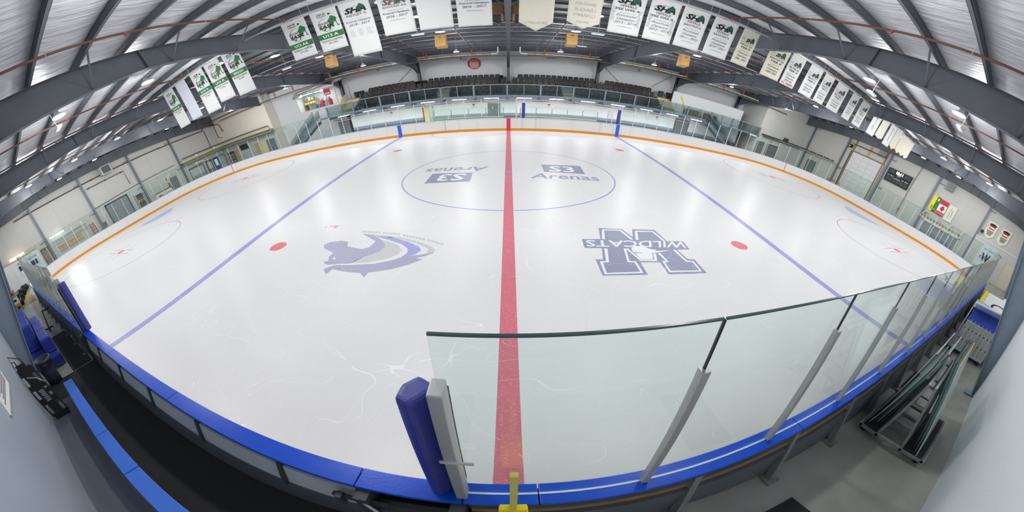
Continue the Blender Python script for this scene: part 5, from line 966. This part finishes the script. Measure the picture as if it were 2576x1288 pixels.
for k in range(9):
    for j in range(4): bl.box(XR - .085, 4.5 + j * 1.0, .28 + k * .6, XR - .07, 4.56 + j * 1.0, .34 + k * .6)
bl.build('bolt_heads', M_DARK, od)
MB().box(XR - .14, 3.7, 5.42, XR, 8.4, 5.56).build('timber_header', M_WOODD, od); MB().box(XR - .12, 3.72, 0, XR, 3.9, 7.2).build('timber_jamb', M_WOODD, od); MB().box(XR - .12, 8.15, 0, XR, 8.3, 7.3).build('timber_jamb', M_WOODD, od); MB().box(XR - .12, 6.0, 5.56, XR, 6.25, 6.9).build('timber_stud', M_WOOD, od)
MB().box(XR - .16, 8.3, 0, XR - .02, 8.42, 5.5).build('guide_rail', M_DARK, od); MB().box(XR - .16, 3.62, 0, XR - .02, 3.7, 5.5).build('guide_rail', M_LGREY, od); MB().tube([(XR - .3, 3.7, 6.3), (XR - .3, 8.4, 6.3)], .05, 8).build('spring_shaft', M_DARK, od); MB().box(XR - .04, 3.7, 5.56, XR - .02, 8.4, 5.85).build('header_band', M_LGREY, od)
t = thing('door_motor', 'black and yellow motor at the top of the overhead door', 'motor', (XR - .3, 8.65, 5.95)); MB().box(XR - .5, 8.5, 5.75, XR - .05, 8.85, 6.15).build('housing', M_BLACK, t, bevel=.05); MB().lathe((XR - .3, 8.68, 6.15), [(.1, 0), (.12, .05), (0, .07)], 10).build('cap', M_YEL, t); MB().box(XR - .53, 8.58, 5.85, XR - .5, 8.78, 6.0).build('yellow_label', M_YEL, t)
def cage(label, pts):
    P = [at(x, y, 'X', XR - .48) for x, y in pts]; y0, y1 = (P[1].y + P[2].y) / 2, (P[0].y + P[3].y) / 2; z0, z1 = (P[2].z + P[3].z) / 2, (P[0].z + P[1].z) / 2; t = thing('fan_cage', label, 'fan', (XR - .4, (y0 + y1) / 2, z0))
    MB().box(XR - .3, y0 + .12, z0 + .12, XR - .02, y1 - .12, z1 - .12).build('housing', M_LGREY, t, bevel=.02)
    for k in range(9): z = z0 + (z1 - z0) * k / 8; MB().tube([(XR - .48, y0, z), (XR - .48, y1, z)], .012, 5).build('wire', M_DARK, t)
    for k in range(8): y = y0 + (y1 - y0) * k / 7; MB().tube([(XR - .48, y, z0), (XR - .48, y, z1)], .012, 5).build('wire', M_DARK, t)
    return t
cage('grey wire fan cage over the overhead door', [(2215, 374), (2233, 380), (2226, 399.6), (2207, 391.6)]); cage('grey wire fan cage above the flags', [(2382.7, 457), (2406, 467.5), (2396, 486), (2377, 476)])
def flag(name, label, y0, y1, z0, z1, m_):
    t = thing(name, label, 'flag', (XR - .08, (y0 + y1) / 2, z1), 'flags on the scoreboard wall'); b = MB(); n = 12
    for side in (0, 1):
        for j in range(n + 1):
            for i in range(n + 1): u, v = i / n, j / n; b.v.append((XR - .1 + .02 * math.sin(u * 8 + v * 2) * v + side * .006, y0 + (y1 - y0) * u, z1 + (z0 - z1) * v))
    k = (n + 1) ** 2
    for j in range(n):
        for i in range(n): a = j * (n + 1) + i; b.f += [(a, a + 1, a + n + 2, a + n + 1), (k + a, k + a + n + 1, k + a + n + 2, k + a + 1)]
    b.build('cloth', m_, t, smooth=True); MB().tube([(XR - .1, y0, z1 + .01), (XR - .1, y1, z1 + .01)], .012, 6).build('rod', M_LGREY, t); [MB().bar((XR - .005, y, z1), (XR - .1, y, z1), .02, .02).build('pin', M_DARK, t) for y in (y0 + .05, y1 - .05)]; return t
xfl = XR - .125
t = flag('flag', 'yellow and green provincial flag hung upright on the wall', -4.2, -3.3, 3.35, 5.05, M_YEL); MB().box(xfl - .002, -4.2, 3.35, xfl + .0, -3.76, 5.05).build('green_band', M_GREEN, t); MB().prism([(xfl - .004, -3.98 + .13 * math.cos(a), 4.75 + .17 * math.sin(a)) for a in [2 * PI * k / 6 for k in range(6)]], (-.003, 0, 0)).build('shield', M_YEL, t); MB().lathe((xfl - .01, -4.0, 3.6), [(.14, 0), (.1, .12), (0, .14)], 8).build('lily', M_ORANGE, t); MB().tube([(xfl - .01, -3.55, 3.55), (xfl - .01, -3.6, 4.0)], .03, 6).build('stem', M_GREEND, t)
t = flag('flag', 'red and white maple leaf flag hung upright', -5.18, -4.26, 3.33, 4.98, M_WHITE)
MB().box(xfl - .003, -5.18, 4.5, xfl, -4.26, 4.98).build('red_band', M_REDP, t); MB().box(xfl - .003, -5.18, 3.33, xfl, -4.26, 3.72).build('red_band', M_REDP, t); MB().box(xfl - .005, -5.18, 3.5, xfl - .003, -4.26, 3.54).build('white_fold', M_WHITE, t)
LEAF = [(0, 1), (.14, .72), (.34, .82), (.28, .35), (.5, .56), (.56, .42), (.86, .46), (.74, .2), (.86, .08), (.44, -.26), (.48, -.44), (.05, -.38), (.06, -.8), (-.06, -.8), (-.05, -.38), (-.48, -.44), (-.44, -.26), (-.86, .08), (-.74, .2), (-.86, .46), (-.56, .42), (-.5, .56), (-.28, .35), (-.34, .82), (-.14, .72)]
MB().prism([(xfl - .002, -4.72 - b * .36, 4.11 - a * .36) for a, b in LEAF], (-.004, 0, 0)).build('maple_leaf', M_REDP, t)
t = flag('flag', 'white city flag with grey letters and a blue wave', -6.25, -5.3, 3.2, 4.95, M_CREAM); q = MB(); put_text(q, 'SWIFT CURRENT', (xfl - .004, -5.62, 4.1), (0, 0, -1), RX, .13, 1.2, 0, .0); q.build('lettering', M_INKG, t); MB().tube([(xfl - .004, -5.95 + .05 * math.sin(k), 4.5 - k * .12) for k in range(8)], .025, 6).build('blue_wave', mat('wave_blue', (110, 150, 190), .6), t)
cn = thing('serving_window', 'white framed grey serving window under the flags', 'window', (XR, -5.7, 1.2)); MB().box(XR - .05, -7.9, .3, XR - .01, -3.5, 2.15).build('shutter', M_GREY, cn)
for y in (-3.5, -4.6, -5.7, -6.8, -7.9): MB().box(XR - .1, y - .05, .3, XR, y + .05, 2.25).build('mullion', M_WHITE, cn)
MB().box(XR - .1, -7.95, 2.15, XR, -3.45, 2.3).build('head', M_WHITE, cn); MB().box(XR - .25, -7.95, .22, XR, -3.45, .3).build('counter', M_WHITE, cn)
aw = thing('timber_awning', 'white awning frame edged with brown timber diamonds', 'awning', (XR, -5.7, 2.6))
for y in (-3.3, -4.9, -6.5, -8.0): MB().bar((XR - .06, y, 3.1), (XR - 1.1, y, 2.55), .06, .12).build('white_rafter', M_WHITE, aw)
MB().box(XR - 1.12, -8.1, 2.4, XR - 1.06, -3.2, 2.5).build('white_beam', M_WHITE, aw)
for k in range(13): y = -3.45 - k * .37; MB().prism([(XR - 1.14, y - .16, 2.58), (XR - 1.14, y, 2.74), (XR - 1.14, y + .16, 2.58), (XR - 1.14, y, 2.42)], (-.05, 0, 0)).build('timber_diamond', M_WOODD, aw)
for k in range(2):
    y0 = -9.75 - k * 1.55; y1 = y0 - 1.15; t = thing('pennant', 'white team pennant with a black and red emblem, %s of two' % ('left' if k == 0 else 'right'), 'pennant', (XR - .1, y0, 5.4), 'team pennants')
    MB().prism([(XR - .06, y0, 5.5), (XR - .06, y1, 5.5), (XR - .06, y1, 4.1), (XR - .06, (y0 + y1) / 2, 3.7), (XR - .06, y0, 4.1)], (-.012, 0, 0)).build('cloth', M_CREAM, t)
    for y in (y0 - .05, y1 + .05): MB().bar((XR - .005, y, 5.46), (XR - .07, y, 5.46), .02, .02).build('pin', M_DARK, t)
    ym = (y0 + y1) / 2; x_ = XR - .075
    MB().prism([(x_, ym + .42, 5.25), (x_, ym + .15, 5.35), (x_, ym - .15, 5.35), (x_, ym - .42, 5.25), (x_, ym - .25, 4.95), (x_, ym + .25, 4.95)], (-.004, 0, 0)).build('black_emblem', M_INK, t); MB().prism([(x_ - .006, ym + .28, 5.12), (x_ - .006, ym - .28, 5.12), (x_ - .006, ym - .3, 4.72), (x_ - .006, ym + .3, 4.72)], (-.004, 0, 0)).build('red_block', M_REDP, t)
    q = MB(); put_text(q, 'U', (x_ - .008, ym + .45, 4.85), RX, ZA, .16, .12, 0, .02)
    for j in range(4): q.box(x_ - .004, ym - .36 + j * .04, 4.5 - j * .13, x_ - .001, ym + .36 - j * .04, 4.57 - j * .13)
    q.build('black_lettering', M_INK, t); MB().box(x_ - .012, ym - .25, 4.85, x_ - .009, ym + .25, 4.98).build('white_band', M_WINK, t)
t = thing('wall_box', 'small black wall speaker near the pennants', 'speaker', (XR - .1, -9.0, 4)); MB().box(XR - .3, -9.75, 4.0, XR - .05, -9.45, 4.3).build('cabinet', M_BLACK, t, bevel=.02); MB().tube([(XR, -9.6, 3.95), (XR - .3, -9.6, 3.95)], .02, 6).build('bracket', M_LGREY, t)
t = thing('corner_bulkhead', 'white boxed-in lower wall in the near right corner', 'wall box', (XR - .4, -11.5, 0)); MB().box(XR - .9, -14.85, 0, XR - .02, -9.4, 3.5).build('panel', M_WALLW, t, bevel=.02); MB().box(XR - .95, -14.85, 3.5, XR - .02, -9.35, 3.56).build('cap', M_WHITE, t); [MB().box(XR - .905, y, .1, XR - .9, y + .012, 3.4).build('joint', M_INKG, t) for y in (-10, -11.2, -12.4)]
t = thing('corner_poster', 'pale blue poster with a dark block letter in the right corner', 'poster', (XR - .95, -11.2, 1.5)); MB().box(XR - .95, -12.1, .9, XR - .91, -10.5, 3.1).build('plate', M_CLOTHB, t); q = MB(); put_text(q, 'innovation', (XR - .955, -11.3, 2.7), RX, ZA, .16, 1.2); put_text(q, 'W', (XR - .955, -11.3, 1.6), RX, ZA, .75, .9, 0, .05); put_text(q, 'CATS', (XR - .957, -11.3, 1.75), RX, ZA, .25, 1.3, 0, .02); q.build('lettering', M_INK, t)
door('door_10', 'cream double door at the near right corner', -14.0, 1.2, 2.6, mat('cream_door', (206, 200, 176), .5), M_LGREY, y=XR - .9, ax='X', sgn=-1)
t = thing('right_ledge', 'cluttered pipe ledge over the doors of the right corner', 'ledge', (29.5, 16.2, 3.1)); MB().box(26.5, 16.05, 2.95, XR, 16.3, 3.05).build('tray', M_PIPE, t); MB().tube([(26.2, 16.15, 3.2), (XR - .2, 16.1, 3.25), (XR - .2, 10, 3.35)], .07, 8).build('pipe', M_PIPE, t); MB().tube([(29, 16, 3.12), (XR - .35, 16, 3.12), (XR - .35, 9.5, 3.2)], .05, 8).build('pale_pipe', M_CHEAT, t); MB().box(29.8, 15.9, 3.2, 30.4, 16.25, 3.7).build('pump', M_DARK, t, bevel=.04); [MB().lathe((XR - .3, y, 3.3), [(0, 0), (.09, 0), (.1, .15), (0, .2)], 8).build('valve', M_LGREY, t) for y in (10.4, 11.6, 12.8, 14)]
door('door_11', 'dark double doors in the right corner block, beside the exit sign', 28.6, 1.6, 2.2, M_DOORG, M_DOORD, y=16.3); t, c = plate('exit_sign', 1938, 355, .4, .22, M_REDV, 'red exit sign over the right corner double doors', 'sign', y=16.29, d=.06); q = MB(); put_text(q, 'EXIT', (c.x, c.y - .064, c.z - .06), XA, ZA, .12, .28, 0, .02); q.build('lettering', M_WINK, t)
door('door_12', 'dark grey washroom door at the right end wall corner', 13.2, 1.3, 2.2, M_DOORG, M_DOORD, y=XR, ax='X', sgn=-1); door('door_13', 'grey door just right of the upper walkway stairs', 26.6, 1.0, 2.2, M_DOORG, M_DOORG, y=16.3)
t = thing('goal_frame', 'red tube of a stored goal frame behind the right end glass', 'goal', (31.8, 8, 0)); MB().tube([(31.8, 7.1, 0), (31.8, 7.1, 1.2), (31.8, 7.2, 1.25), (31.8, 8.85, 1.25), (31.8, 8.9, 1.2), (31.8, 8.9, 0)], .05, 8).build('posts', M_REDP, t); MB().tube([(31.8, 7.1, .03), (32.5, 7.4, .03), (32.5, 8.6, .03), (31.8, 8.9, .03)], .03, 8).build('base', M_REDP, t)
# ================================================================== NEAR LEFT: bench and clutter
bn = thing('player_bench', 'long bright blue bench plank in the near player box', 'bench', (-4.5, -14.12, 0))
for a, b in ((-7.3, -4.72), (-4.7, -3.56), (-3.54, -2.4), (-2.38, -1.3)): MB().box(a, -14.235, .42, b, -14.015, .46).build('plank', M_BENCH, bn, bevel=.006)
for x in (-7.1, -5.9, -4.71, -3.55, -2.39, -1.5): MB().box(x - .03, -14.2, 0, x + .03, -14.05, .42).build('leg', M_DARK, bn)
MB().box(-7.25, -14.14, .36, -1.3, -14.1, .42).build('rail', M_DARK, bn)
bin_('trash_bin', (-8.62, -14.42, 0), .24, .8, M_BIN, 'dark grey bin standing by the column at the near bench')
def pad(label, x0, x1, y0, y1, z0, z1, seams=3):
    t = thing('crash_mat', label, 'mat', ((x0 + x1) / 2, (y0 + y1) / 2, z0), 'blue crash mats'); MB().box(x0, y0, z0, x1, y1, z1).build('vinyl_cover', M_BLUEV, t, bevel=.035, seg=3)
    for k in range(1, seams): x = x0 + (x1 - x0) * k / seams; MB().box(x - .008, y0 - .004, z0 + .03, x + .008, y1 + .004, z1 + .006).build('seam', M_NAVYV, t)
    for zz in (z0 + .05, z1 - .05): MB().tube([(x1 + .002, y0 + .02, zz), (x1 + .002, y1 - .02, zz)], .008, 5).build('piping', M_BENCH, t)
pad('tall blue crash mat against the near left wall', -14.1, -10.7, -14.82, -14.28, .45, 1.4); pad('blue crash mat standing beside the taller one', -13.5, -9.85, -14.25, -13.9, .42, .95)
pad('blue mat lying under the tall crash mat', -13.9, -10.0, -14.8, -14.26, .0, .44, 2); pad('blue mat at floor level under the lower crash mat', -13.4, -9.5, -14.24, -13.88, .0, .41, 2)
sb_ = thing('rescue_board', 'black plastic board with hand holes leaning on the near wall', 'board', (-6.6, -14.6, 0)); A, Bv = Vector((-6.5, -14.74, 1.72)), Vector((-6.62, -14.6, .02)); ez = (A - Bv)
ex = (Vector((.12, 1, .05)) - ez * (Vector((.12, 1, .05)).dot(ez) / ez.length_squared)).normalized(); en = ex.cross(ez).normalized()
def SBp(u, v, o=0): return Bv + ez * v + ex * u + en * o
for u0, u1, v0, v1 in ((-.1, .1, .02, .98), (-.2, -.17, .08, .9), (.17, .2, .08, .9), (-.17, -.1, .02, .12), (.1, .17, .02, .12), (-.17, -.1, .8, .92), (.1, .17, .8, .92), (-.17, -.1, .3, .4), (.1, .17, .3, .4), (-.17, -.1, .56, .64), (.1, .17, .56, .64)): MB().prism([SBp(u0, v0), SBp(u1, v0), SBp(u1, v1), SBp(u0, v1)], en * .03).build('board_web', M_INK, sb_)
q = MB(); [q.prism([SBp(-.05 + k % 2 * .03, .34 + k * .03, .032), SBp(.06, .34 + k * .03, .032), SBp(.06, .36 + k * .03, .032), SBp(-.05, .36 + k * .03, .032)], en * .002) for k in range(7)]; q.build('pale_print', M_INKG, sb_)
for u in (-.06, .08): MB().tube([SBp(u, .97), SBp(u, 1.04), Vector((-6.5, -14.87 , 1.86 + u)), Vector((-6.5, -14.87, 1.7 + u))], .012, 6).build('hook', M_INK, sb_)
MB().tube([SBp(-.05, .78, .04), SBp(.12, .72, .05), SBp(.2, .62, .03)], .01, 5).build('strap', M_LGREY, sb_)
nt_ = thing('wall_notice', 'white laminated notice on the near wall above the bench', 'notice', (-4.4, -14.86, 2.2)); p0, p1 = at(0, 920, 'Y', -14.86), at(35, 1030, 'Y', -14.86)
MB().box(-5.0, -14.868, 1.98, -3.85, -14.855, 2.6).build('sheet', M_WHITE, nt_); q = MB(); put_text(q, 'NOTICE', (-4.4, -14.852, 2.45), (-1, 0, 0), ZA, .09, .6); [q.box(-4.9, -14.854, 2.1 + k * .045, -3.95 - .1 * (k % 3), -14.852, 2.12 + k * .045) for k in range(7)]; q.build('printed_lines', M_PURP, nt_); MB().box(-5.02, -14.868, 1.95, -3.83, -14.84, 1.985).build('clip_rail', M_ALU, nt_)
for i, (pts, lb) in enumerate((([(-13.9, -13.95), (-9.65, -13.95), (-9.65, -13.3), (-13.9, -13.3)], 'black rubber mat beside the crash mats'),)):
    t = thing('floor_mat', lb, 'mat', (-11.5, -13.6, 0)); MB().box(-12.6, -13.86, -.018, -8.7, -13.25, .0).build('mat', M_RUBM, t, bevel=.004); MB().box(-10.6, -13.86, .0, -10.58, -13.25, .002).build('seam', M_BLACK, t)
st_ = thing('black_stand', 'folded black tripod stand with curved feet by the boards', 'stand', (-13.6, -13.6, 0)); c = Vector((-13.6, -13.72, 0))
MB().tube([c + Vector((0, 0, .1)), c + Vector((-.5, .15, .85))], .03, 8).build('pole', M_INK, st_)
for a in (0, 2.1, 4.2): MB().tube([c + Vector((0, 0, .1)), c + Vector((.22 * math.cos(a), .16 * math.sin(a), .12)), c + Vector((.34 * math.cos(a), .24 * math.sin(a), .03))], [.03, .04, .02], 8).build('foot', M_INK, st_)
MB().tube([c + Vector((-.5, .15, .85)), c + Vector((-.6, .35, .78)), c + Vector((-.52, .5, .85))], [.03, .045, .02], 8).build('hook_end', M_INK, st_)
tm = thing('tan_floor_mat', 'tan mat on the floor near the left corner', 'mat', (-25, -13.9, 0)); MB().box(-28, -14.4, -.02, -22.5, -13.3, .0).build('mat', M_TAN, tm, bevel=.006); MB().box(-25.3, -14.4, .0, -25.27, -13.3, .002).build('seam', M_WOODD, tm)
for i, (x, y, l, h) in enumerate(((-27.6, -13.9, 1.3, .62), (-25.2, -14.3, 1.3, .66), (-23.2, -14.35, 1.0, .5), (-29.3, -13.5, 1.2, .62))):
    t = thing('hockey_bag', 'black hockey bag piled near the left corner, %s from the bench' % ORDN[3 - i if i else 2][0:], 'bag', (x, y, 0), 'black hockey bags'); t['label'] = 'black hockey bag in the corner pile, %s from the near bench' % ('third', 'second', 'first', 'fourth')[i]
    b = MB(); c5, s5 = math.cos(.5 + i * .5), math.sin(.5 + i * .5); b.tube([(x - l / 2 * c5, y - l / 2 * s5 * .5, h * .5), (x - l * .42 * c5, y - l * .42 * s5 * .5, h * .5), (x, y + .03, h * .5), (x + l * .42 * c5, y + l * .42 * s5 * .5, h * .5), (x + l / 2 * c5, y + l / 2 * s5 * .5, h * .48)], [h * .3, h * .48, h * .5, h * .47, h * .28], 12); b.build('body', M_INK, t, smooth=True); MB().tube([(x - .2, y + .1, h * .9), (x - .1, y + .16, h * 1.25), (x + .1, y + .16, h * 1.25), (x + .2, y + .1, h * .9)], .015, 6).build('handle', M_WHITE, t); MB().tube([(x - l * .4, y, h * 1.0), (x, y + .02, h * 1.07), (x + l * .4, y, h * .98)], .01, 5).build('zip', M_LGREY, t)
for i, (x, z0, h, m_) in enumerate(((-22.0, 0, .5, M_CARD), (-22.2, .5, .5, M_WHITE), (-22.1, 1.0, .45, M_CARD))):
    t = thing('carton', '%s carton stacked by the near left wall, %s' % ('brown' if m_ is M_CARD else 'white', ('lowest', 'middle one', 'topmost')[i]), 'box', (x, -14.55, z0), 'cartons by the wall'); MB().box(x - .3, -14.85, z0, x + .3, -14.35, z0 + h).build('body', m_, t, bevel=.012); MB().box(x - .04, -14.855, z0 + .02, x + .04, -14.345, z0 + h + .002).build('tape', M_WOOD, t); q = MB(); q.box(x + .301, -14.7, z0 + .15, x + .304, -14.5, z0 + .32); q.build('printed_mark', M_INK, t)
def padpost(label, x, y):
    t = thing('padded_post', label, 'padding', (x, y, 1.1)); MB().prism([(x - .1, y - .04, 1.1), (x + .02, y + .1, 1.1), (x - .1, y + .17, 1.1), (x - .17, y + .1, 1.1), (x - .18, y, 1.1)], (0, 0, 1.42)).build('pad', M_NAVYV, t, bevel=.03, seg=3); MB().box(x + .0, y - .05, 1.1, x + .07, y + .06, 2.64).build('aluminium_post', M_ALU, t, bevel=.008); MB().box(x + .02, y + .06, 1.12, x + .045, y + .16, 2.45).build('rubber_strip', M_BLACK, t); MB().box(x - .02, y - .06, 1.9, x + .16, y - .05, 1.93).build('tape', M_LGREY, t); return t
padpost('blue padded post at the gate end of the near glass, closest to the camera', -.33, -13.07)
t = padpost('blue padded post at the left end of the near player bench', -7.98, -13.03)
for c_ in t.children:
    for v in c_.data.vertices: v.co.x = -v.co.x
MB().box(-8.2, -13.11, 1.106, -8.07, -13.04, 2.75).build('white_side_post', M_WHITE, t); MB().box(-8.06, -13.11, 1.106, -8.03, -13.03, 2.4).build('black_gap', M_INK, t)
yb = thing('yellow_bracket', 'yellow box bracket with an upright bar under the camera', 'bracket', (.03, -13.28, 0)); MB().box(-.045, -13.42, 1.14, .105, -13.3, 1.58).build('box', M_YEL, yb, bevel=.006); MB().box(.012, -13.33, 1.58, .048, -13.3, 2.24).build('upright_bar', mat('dull_yellow_bar', (196, 192, 90), .5), yb); MB().box(-.01, -13.36, 0, .07, -13.3, 1.12).build('post', M_DARK, yb); MB().box(-.04, -13.34, 1.58, .1, -13.295, 1.6).build('base_plate', M_YEL, yb)
for k in range(4): MB().lathe((-.02 + .1 * (k % 2), -13.39 + .06 * (k // 2), 1.58), [(.008, 0), (.008, .004), (0, .005)], 8).build('screw', M_INK, yb)
# ================================================================== NEAR RIGHT: glass cart, rack, mats
ct = thing('glass_cart', 'steel A-frame cart on castors for spare glass sheets', 'cart', (5.4, -13.95, 0))
cx0, cx1, ya, yb_ = 4.42, 5.85, -13.34, -14.5
for x in (cx0 + .03, 4.9, 5.4, cx1 - .03): MB().box(x - .03, yb_, .14, x + .03, ya, .2).build('cross_member', M_POST, ct)
for y in (ya - .02, -13.66, -14.1, yb_ + .02): MB().box(cx0, y - .02, .15, cx1, y + .02, .205).build('long_member', M_POST, ct)
MB().box(cx0 + .02, -13.64, .205, cx1, ya - .04, .213).build('tray', M_BLACK, ct); MB().box(cx0 + .02, yb_ + .04, .205, cx1, -14.12, .213).build('tray', M_BLACK, ct)
MB().box(cx0, yb_ - .006, .14, cx1, yb_, .23).build('tray_lip', M_ALUW, ct); MB().box(cx0, ya, .14, cx1, ya + .006, .23).build('tray_lip', M_ALUW, ct)
for x in (cx0 + .06, 5.15, cx1 - .06):
    MB().bar((x, -13.66, .2), (x, -13.84, 1.5), .04, .04, up=(1, 0, 0)).build('a_frame_leg', M_POST, ct); MB().bar((x, -14.1, .2), (x, -13.95, 1.5), .04, .04, up=(1, 0, 0)).build('a_frame_leg', M_POST, ct)
for z, u in ((.55, .27), (1.0, .62), (1.4, .92)):
    for x in (4.6, 5.7): MB().bar((x, -13.66 - .18 * u, z), (x, -14.1 + .15 * u, z), .03, .03).build('a_frame_tie', M_POST, ct)
for y in (-13.84, -13.95): MB().box(cx0 + .05, y - .02, 1.48, cx1 - .05, y + .02, 1.52).build('top_rail', M_ALUW, ct)
for x in (cx0 + .15, cx1 - .15):
    for y in (ya - .08, yb_ + .08): MB().lathe((x, y, .0), [(0, 0), (.05, .0), (.06, .03), (.06, .09), (.05, .12), (0, .14)], 10).build('castor', M_INK, ct)
for y, s in ((-13.715, 1), (-14.055, -1)): MB().prism([(4.9, y, .5), (5.2, y, .5), (5.2, y - s * .03, .72), (4.9, y - s * .03, .72)], (0, .006, 0)).build('orange_label', M_ORANGE, ct)
def sheet(label, x0, x1, yb0, yt0, yb1, yt1, zt0, zt1, edge, top):
    t = thing('glass_sheet', label, 'glass sheet', ((x0 + x1) / 2, yb0, .215), 'glass sheets on the cart'); P_ = [Vector(p) for p in ((x0, yb0, .216), (x1, yb1, .216), (x1, yt1, zt1), (x0, yt0, zt0))]
    MB().prism(P_, (0, .012, 0)).build('pane', M_HAZY, t); o = Vector((0, .006, 0))
    MB().bar(P_[0] + o, P_[3] + o, .018, .014).build('edge', edge, t); MB().bar(P_[3] + o, P_[2] + o, .02, .016).build('edge', top, t); return t
for i in range(5):
    y = -13.39 - .045 * i; k = (0, .3, .5, .2, 0)[i]
    sheet('spare glass sheet leaning on the boards side of the cart, %s from the boards' % ORDN[i], 4.5 + .06 * i, 5.8, y, -13.68 - .035 * i, y, -13.68 - .035 * i, 1.98 - k, 2.0 - k, M_LGREY if i % 2 else M_GEDGE, M_LGREY)
for i in range(3):
    y = -14.36 + .05 * i; sheet('spare glass sheet leaning on the wall side of the cart, %s from the wall' % ORDN[i], 4.45 + .04 * i, 5.75, y, -14.05 + .05 * i, y, -14.08 + .05 * i, 2.02, 2.04, (M_LGREY, M_GEDGE, M_INK)[i], (M_WOOD, M_GEDGE, M_INK)[i])
rk = thing('divider_rack', 'wheeled rack of grey slotted divider panels with blue sheets', 'rack', (10.8, -14.1, 0)); MB().box(10.15, -14.72, .16, 13.2, -13.5, .24).build('base', M_LGREY, rk)
for i in range(8): y = -13.6 - i * .138; MB().box(10.2, y - .12, .24, 10.26, y, 1.22).build('slotted_panel', M_SLOT, rk, bevel=.006); MB().box(10.17, y - .136, .24, 10.2, y - .126, 1.3).build('pale_rib', M_WHITE, rk)
hb = MB()
for i in range(8):
    for z in (.55, .95): hb.box(10.19, -13.68 - i * .138, z, 10.2, -13.645 - i * .138, z + .035)
hb.build('panel_holes', M_INK, rk)
MB().prism([(10.3, -14.7, 1.15), (10.3, -13.58, 1.15), (11.4, -13.58, 1.5), (11.4, -14.7, 1.5)], (0, 0, .02)).build('blue_sheet', M_BLUEC, rk); MB().box(11.4, -14.72, 1.45, 11.44, -13.5, 1.75).build('pale_panel', M_CLOTHB, rk); MB().tube([(11.15, -13.58, 1.62), (11.15, -14.7, 1.68)], .13, 12).build('lavender_roll', M_LAV, rk, smooth=True); MB().tube([(10.9, -13.52, 1.72), (10.9, -14.72, 1.82)], .05, 8).build('end_bar', M_WHITE, rk); MB().tube([(10.2, -13.52, .24), (10.9, -13.52, 1.72)], .02, 6).build('frame_tube', M_LGREY, rk); MB().tube([(10.2, -14.72, .24), (10.9, -14.72, 1.82)], .02, 6).build('frame_tube', M_LGREY, rk)
for x in (10.3, 13):
    for y in (-13.6, -14.6): MB().lathe((x, y, 0), [(0, 0), (.06, 0), (.08, .05), (.06, .13), (.03, .16)], 10).build('castor', M_INK, rk)
wp = thing('white_divider', 'white divider panel with a yellow end and a black ring mark', 'panel', (12.4, -14.2, .24)); MB().prism([(11.6, -14.76, 1.45), (11.6, -13.56, 1.45), (13.0, -13.56, 1.9), (13.0, -14.76, 1.9)], (0, 0, .05)).build('panel', M_WHITE, wp, bevel=.01); MB().prism([(11.6, -13.72, 1.508), (11.6, -13.56, 1.508), (13.0, -13.56, 1.958), (13.0, -13.72, 1.958)], (0, 0, .004)).build('yellow_end', M_YEL, wp)
pr_ = [(12.1 + .28 * math.cos(a), -14.35 + .28 * math.sin(a)) for a in [2 * PI * k / 28 for k in range(28)]]; MB().ribbon([(x, y, 1.512 + (x - 11.6) * .3214) for x, y in pr_], .09, True).build('black_ring', M_INK, wp)
q = MB(); put_text(q, '24', (11.85, -13.9, 1.6), (0, -1, 0), (.95, 0, .3), .14, .2); q.build('number', M_INK, wp)
bg = thing('equipment_bag', 'white and red bag standing near the right column', 'bag', (15.2, -14.5, 0)); MB().hexa([(14.9, -14.8, 0), (15.7, -14.8, 0), (15.7, -14.3, 0), (14.9, -14.3, 0), (15, -14.75, 1.7), (15.6, -14.75, 1.7), (15.6, -14.45, 1.7), (15, -14.45, 1.7)]).build('body', M_WHITE, bg, bevel=.05); MB().box(14.92, -14.7, .7, 14.97, -14.45, 1.1).build('red_mark', M_REDP, bg)
dk = thing('dark_roll', 'dark rolled mat beyond the divider rack', 'mat', (15.5, -13.6, 0)); MB().tube([(14.2, -13.7, .6), (17.5, -13.9, .7)], .35, 14).build('roll', M_BLACK, dk, smooth=True); MB().tube([(15.3, -13.76, .62), (15.38, -13.765, .62)], .36, 14).build('strap', M_GREY, dk)
MB().box(14.4, -14.2, 0, 17.3, -13.4, .3).build('pallet', M_WOODD, dk)
for i, (x0, x1, y0, y1, lb) in enumerate(((2.0, 2.62, -14.6, -13.62, 'black rubber mat on the concrete below the camera'), (6.2, 7.6, -13.78, -13.3, 'black rubber mat between the cart and the boards'), (7.2, 9.6, -14.2, -13.9, 'long black strip mat beyond the cart'))):
    t = thing('floor_mat', lb, 'mat', ((x0 + x1) / 2, (y0 + y1) / 2, 0)); MB().box(x0, y0, -.02, x1, y1, -.004).build('mat', M_RUBM, t, bevel=.003); MB().box(x0 + .02, y0 + .02, -.004, x1 - .02, y1 - .02, -.002).build('tread', M_BLACK, t)
ro = thing('black_roll', 'small black rubber lump on the floor by the near boards', 'rubber', (1.2, -13.4, 0)); MB().lathe((1.05, -13.42, -.02), [(0, 0), (.09, .0), (.1, .05), (.06, .1), (0, .11)], 12).build('lump', M_BLACK, ro, smooth=True); MB().tube([(.98, -13.42, .05), (1.12, -13.42, .06)], .03, 8).build('strap', M_RUBM, ro)
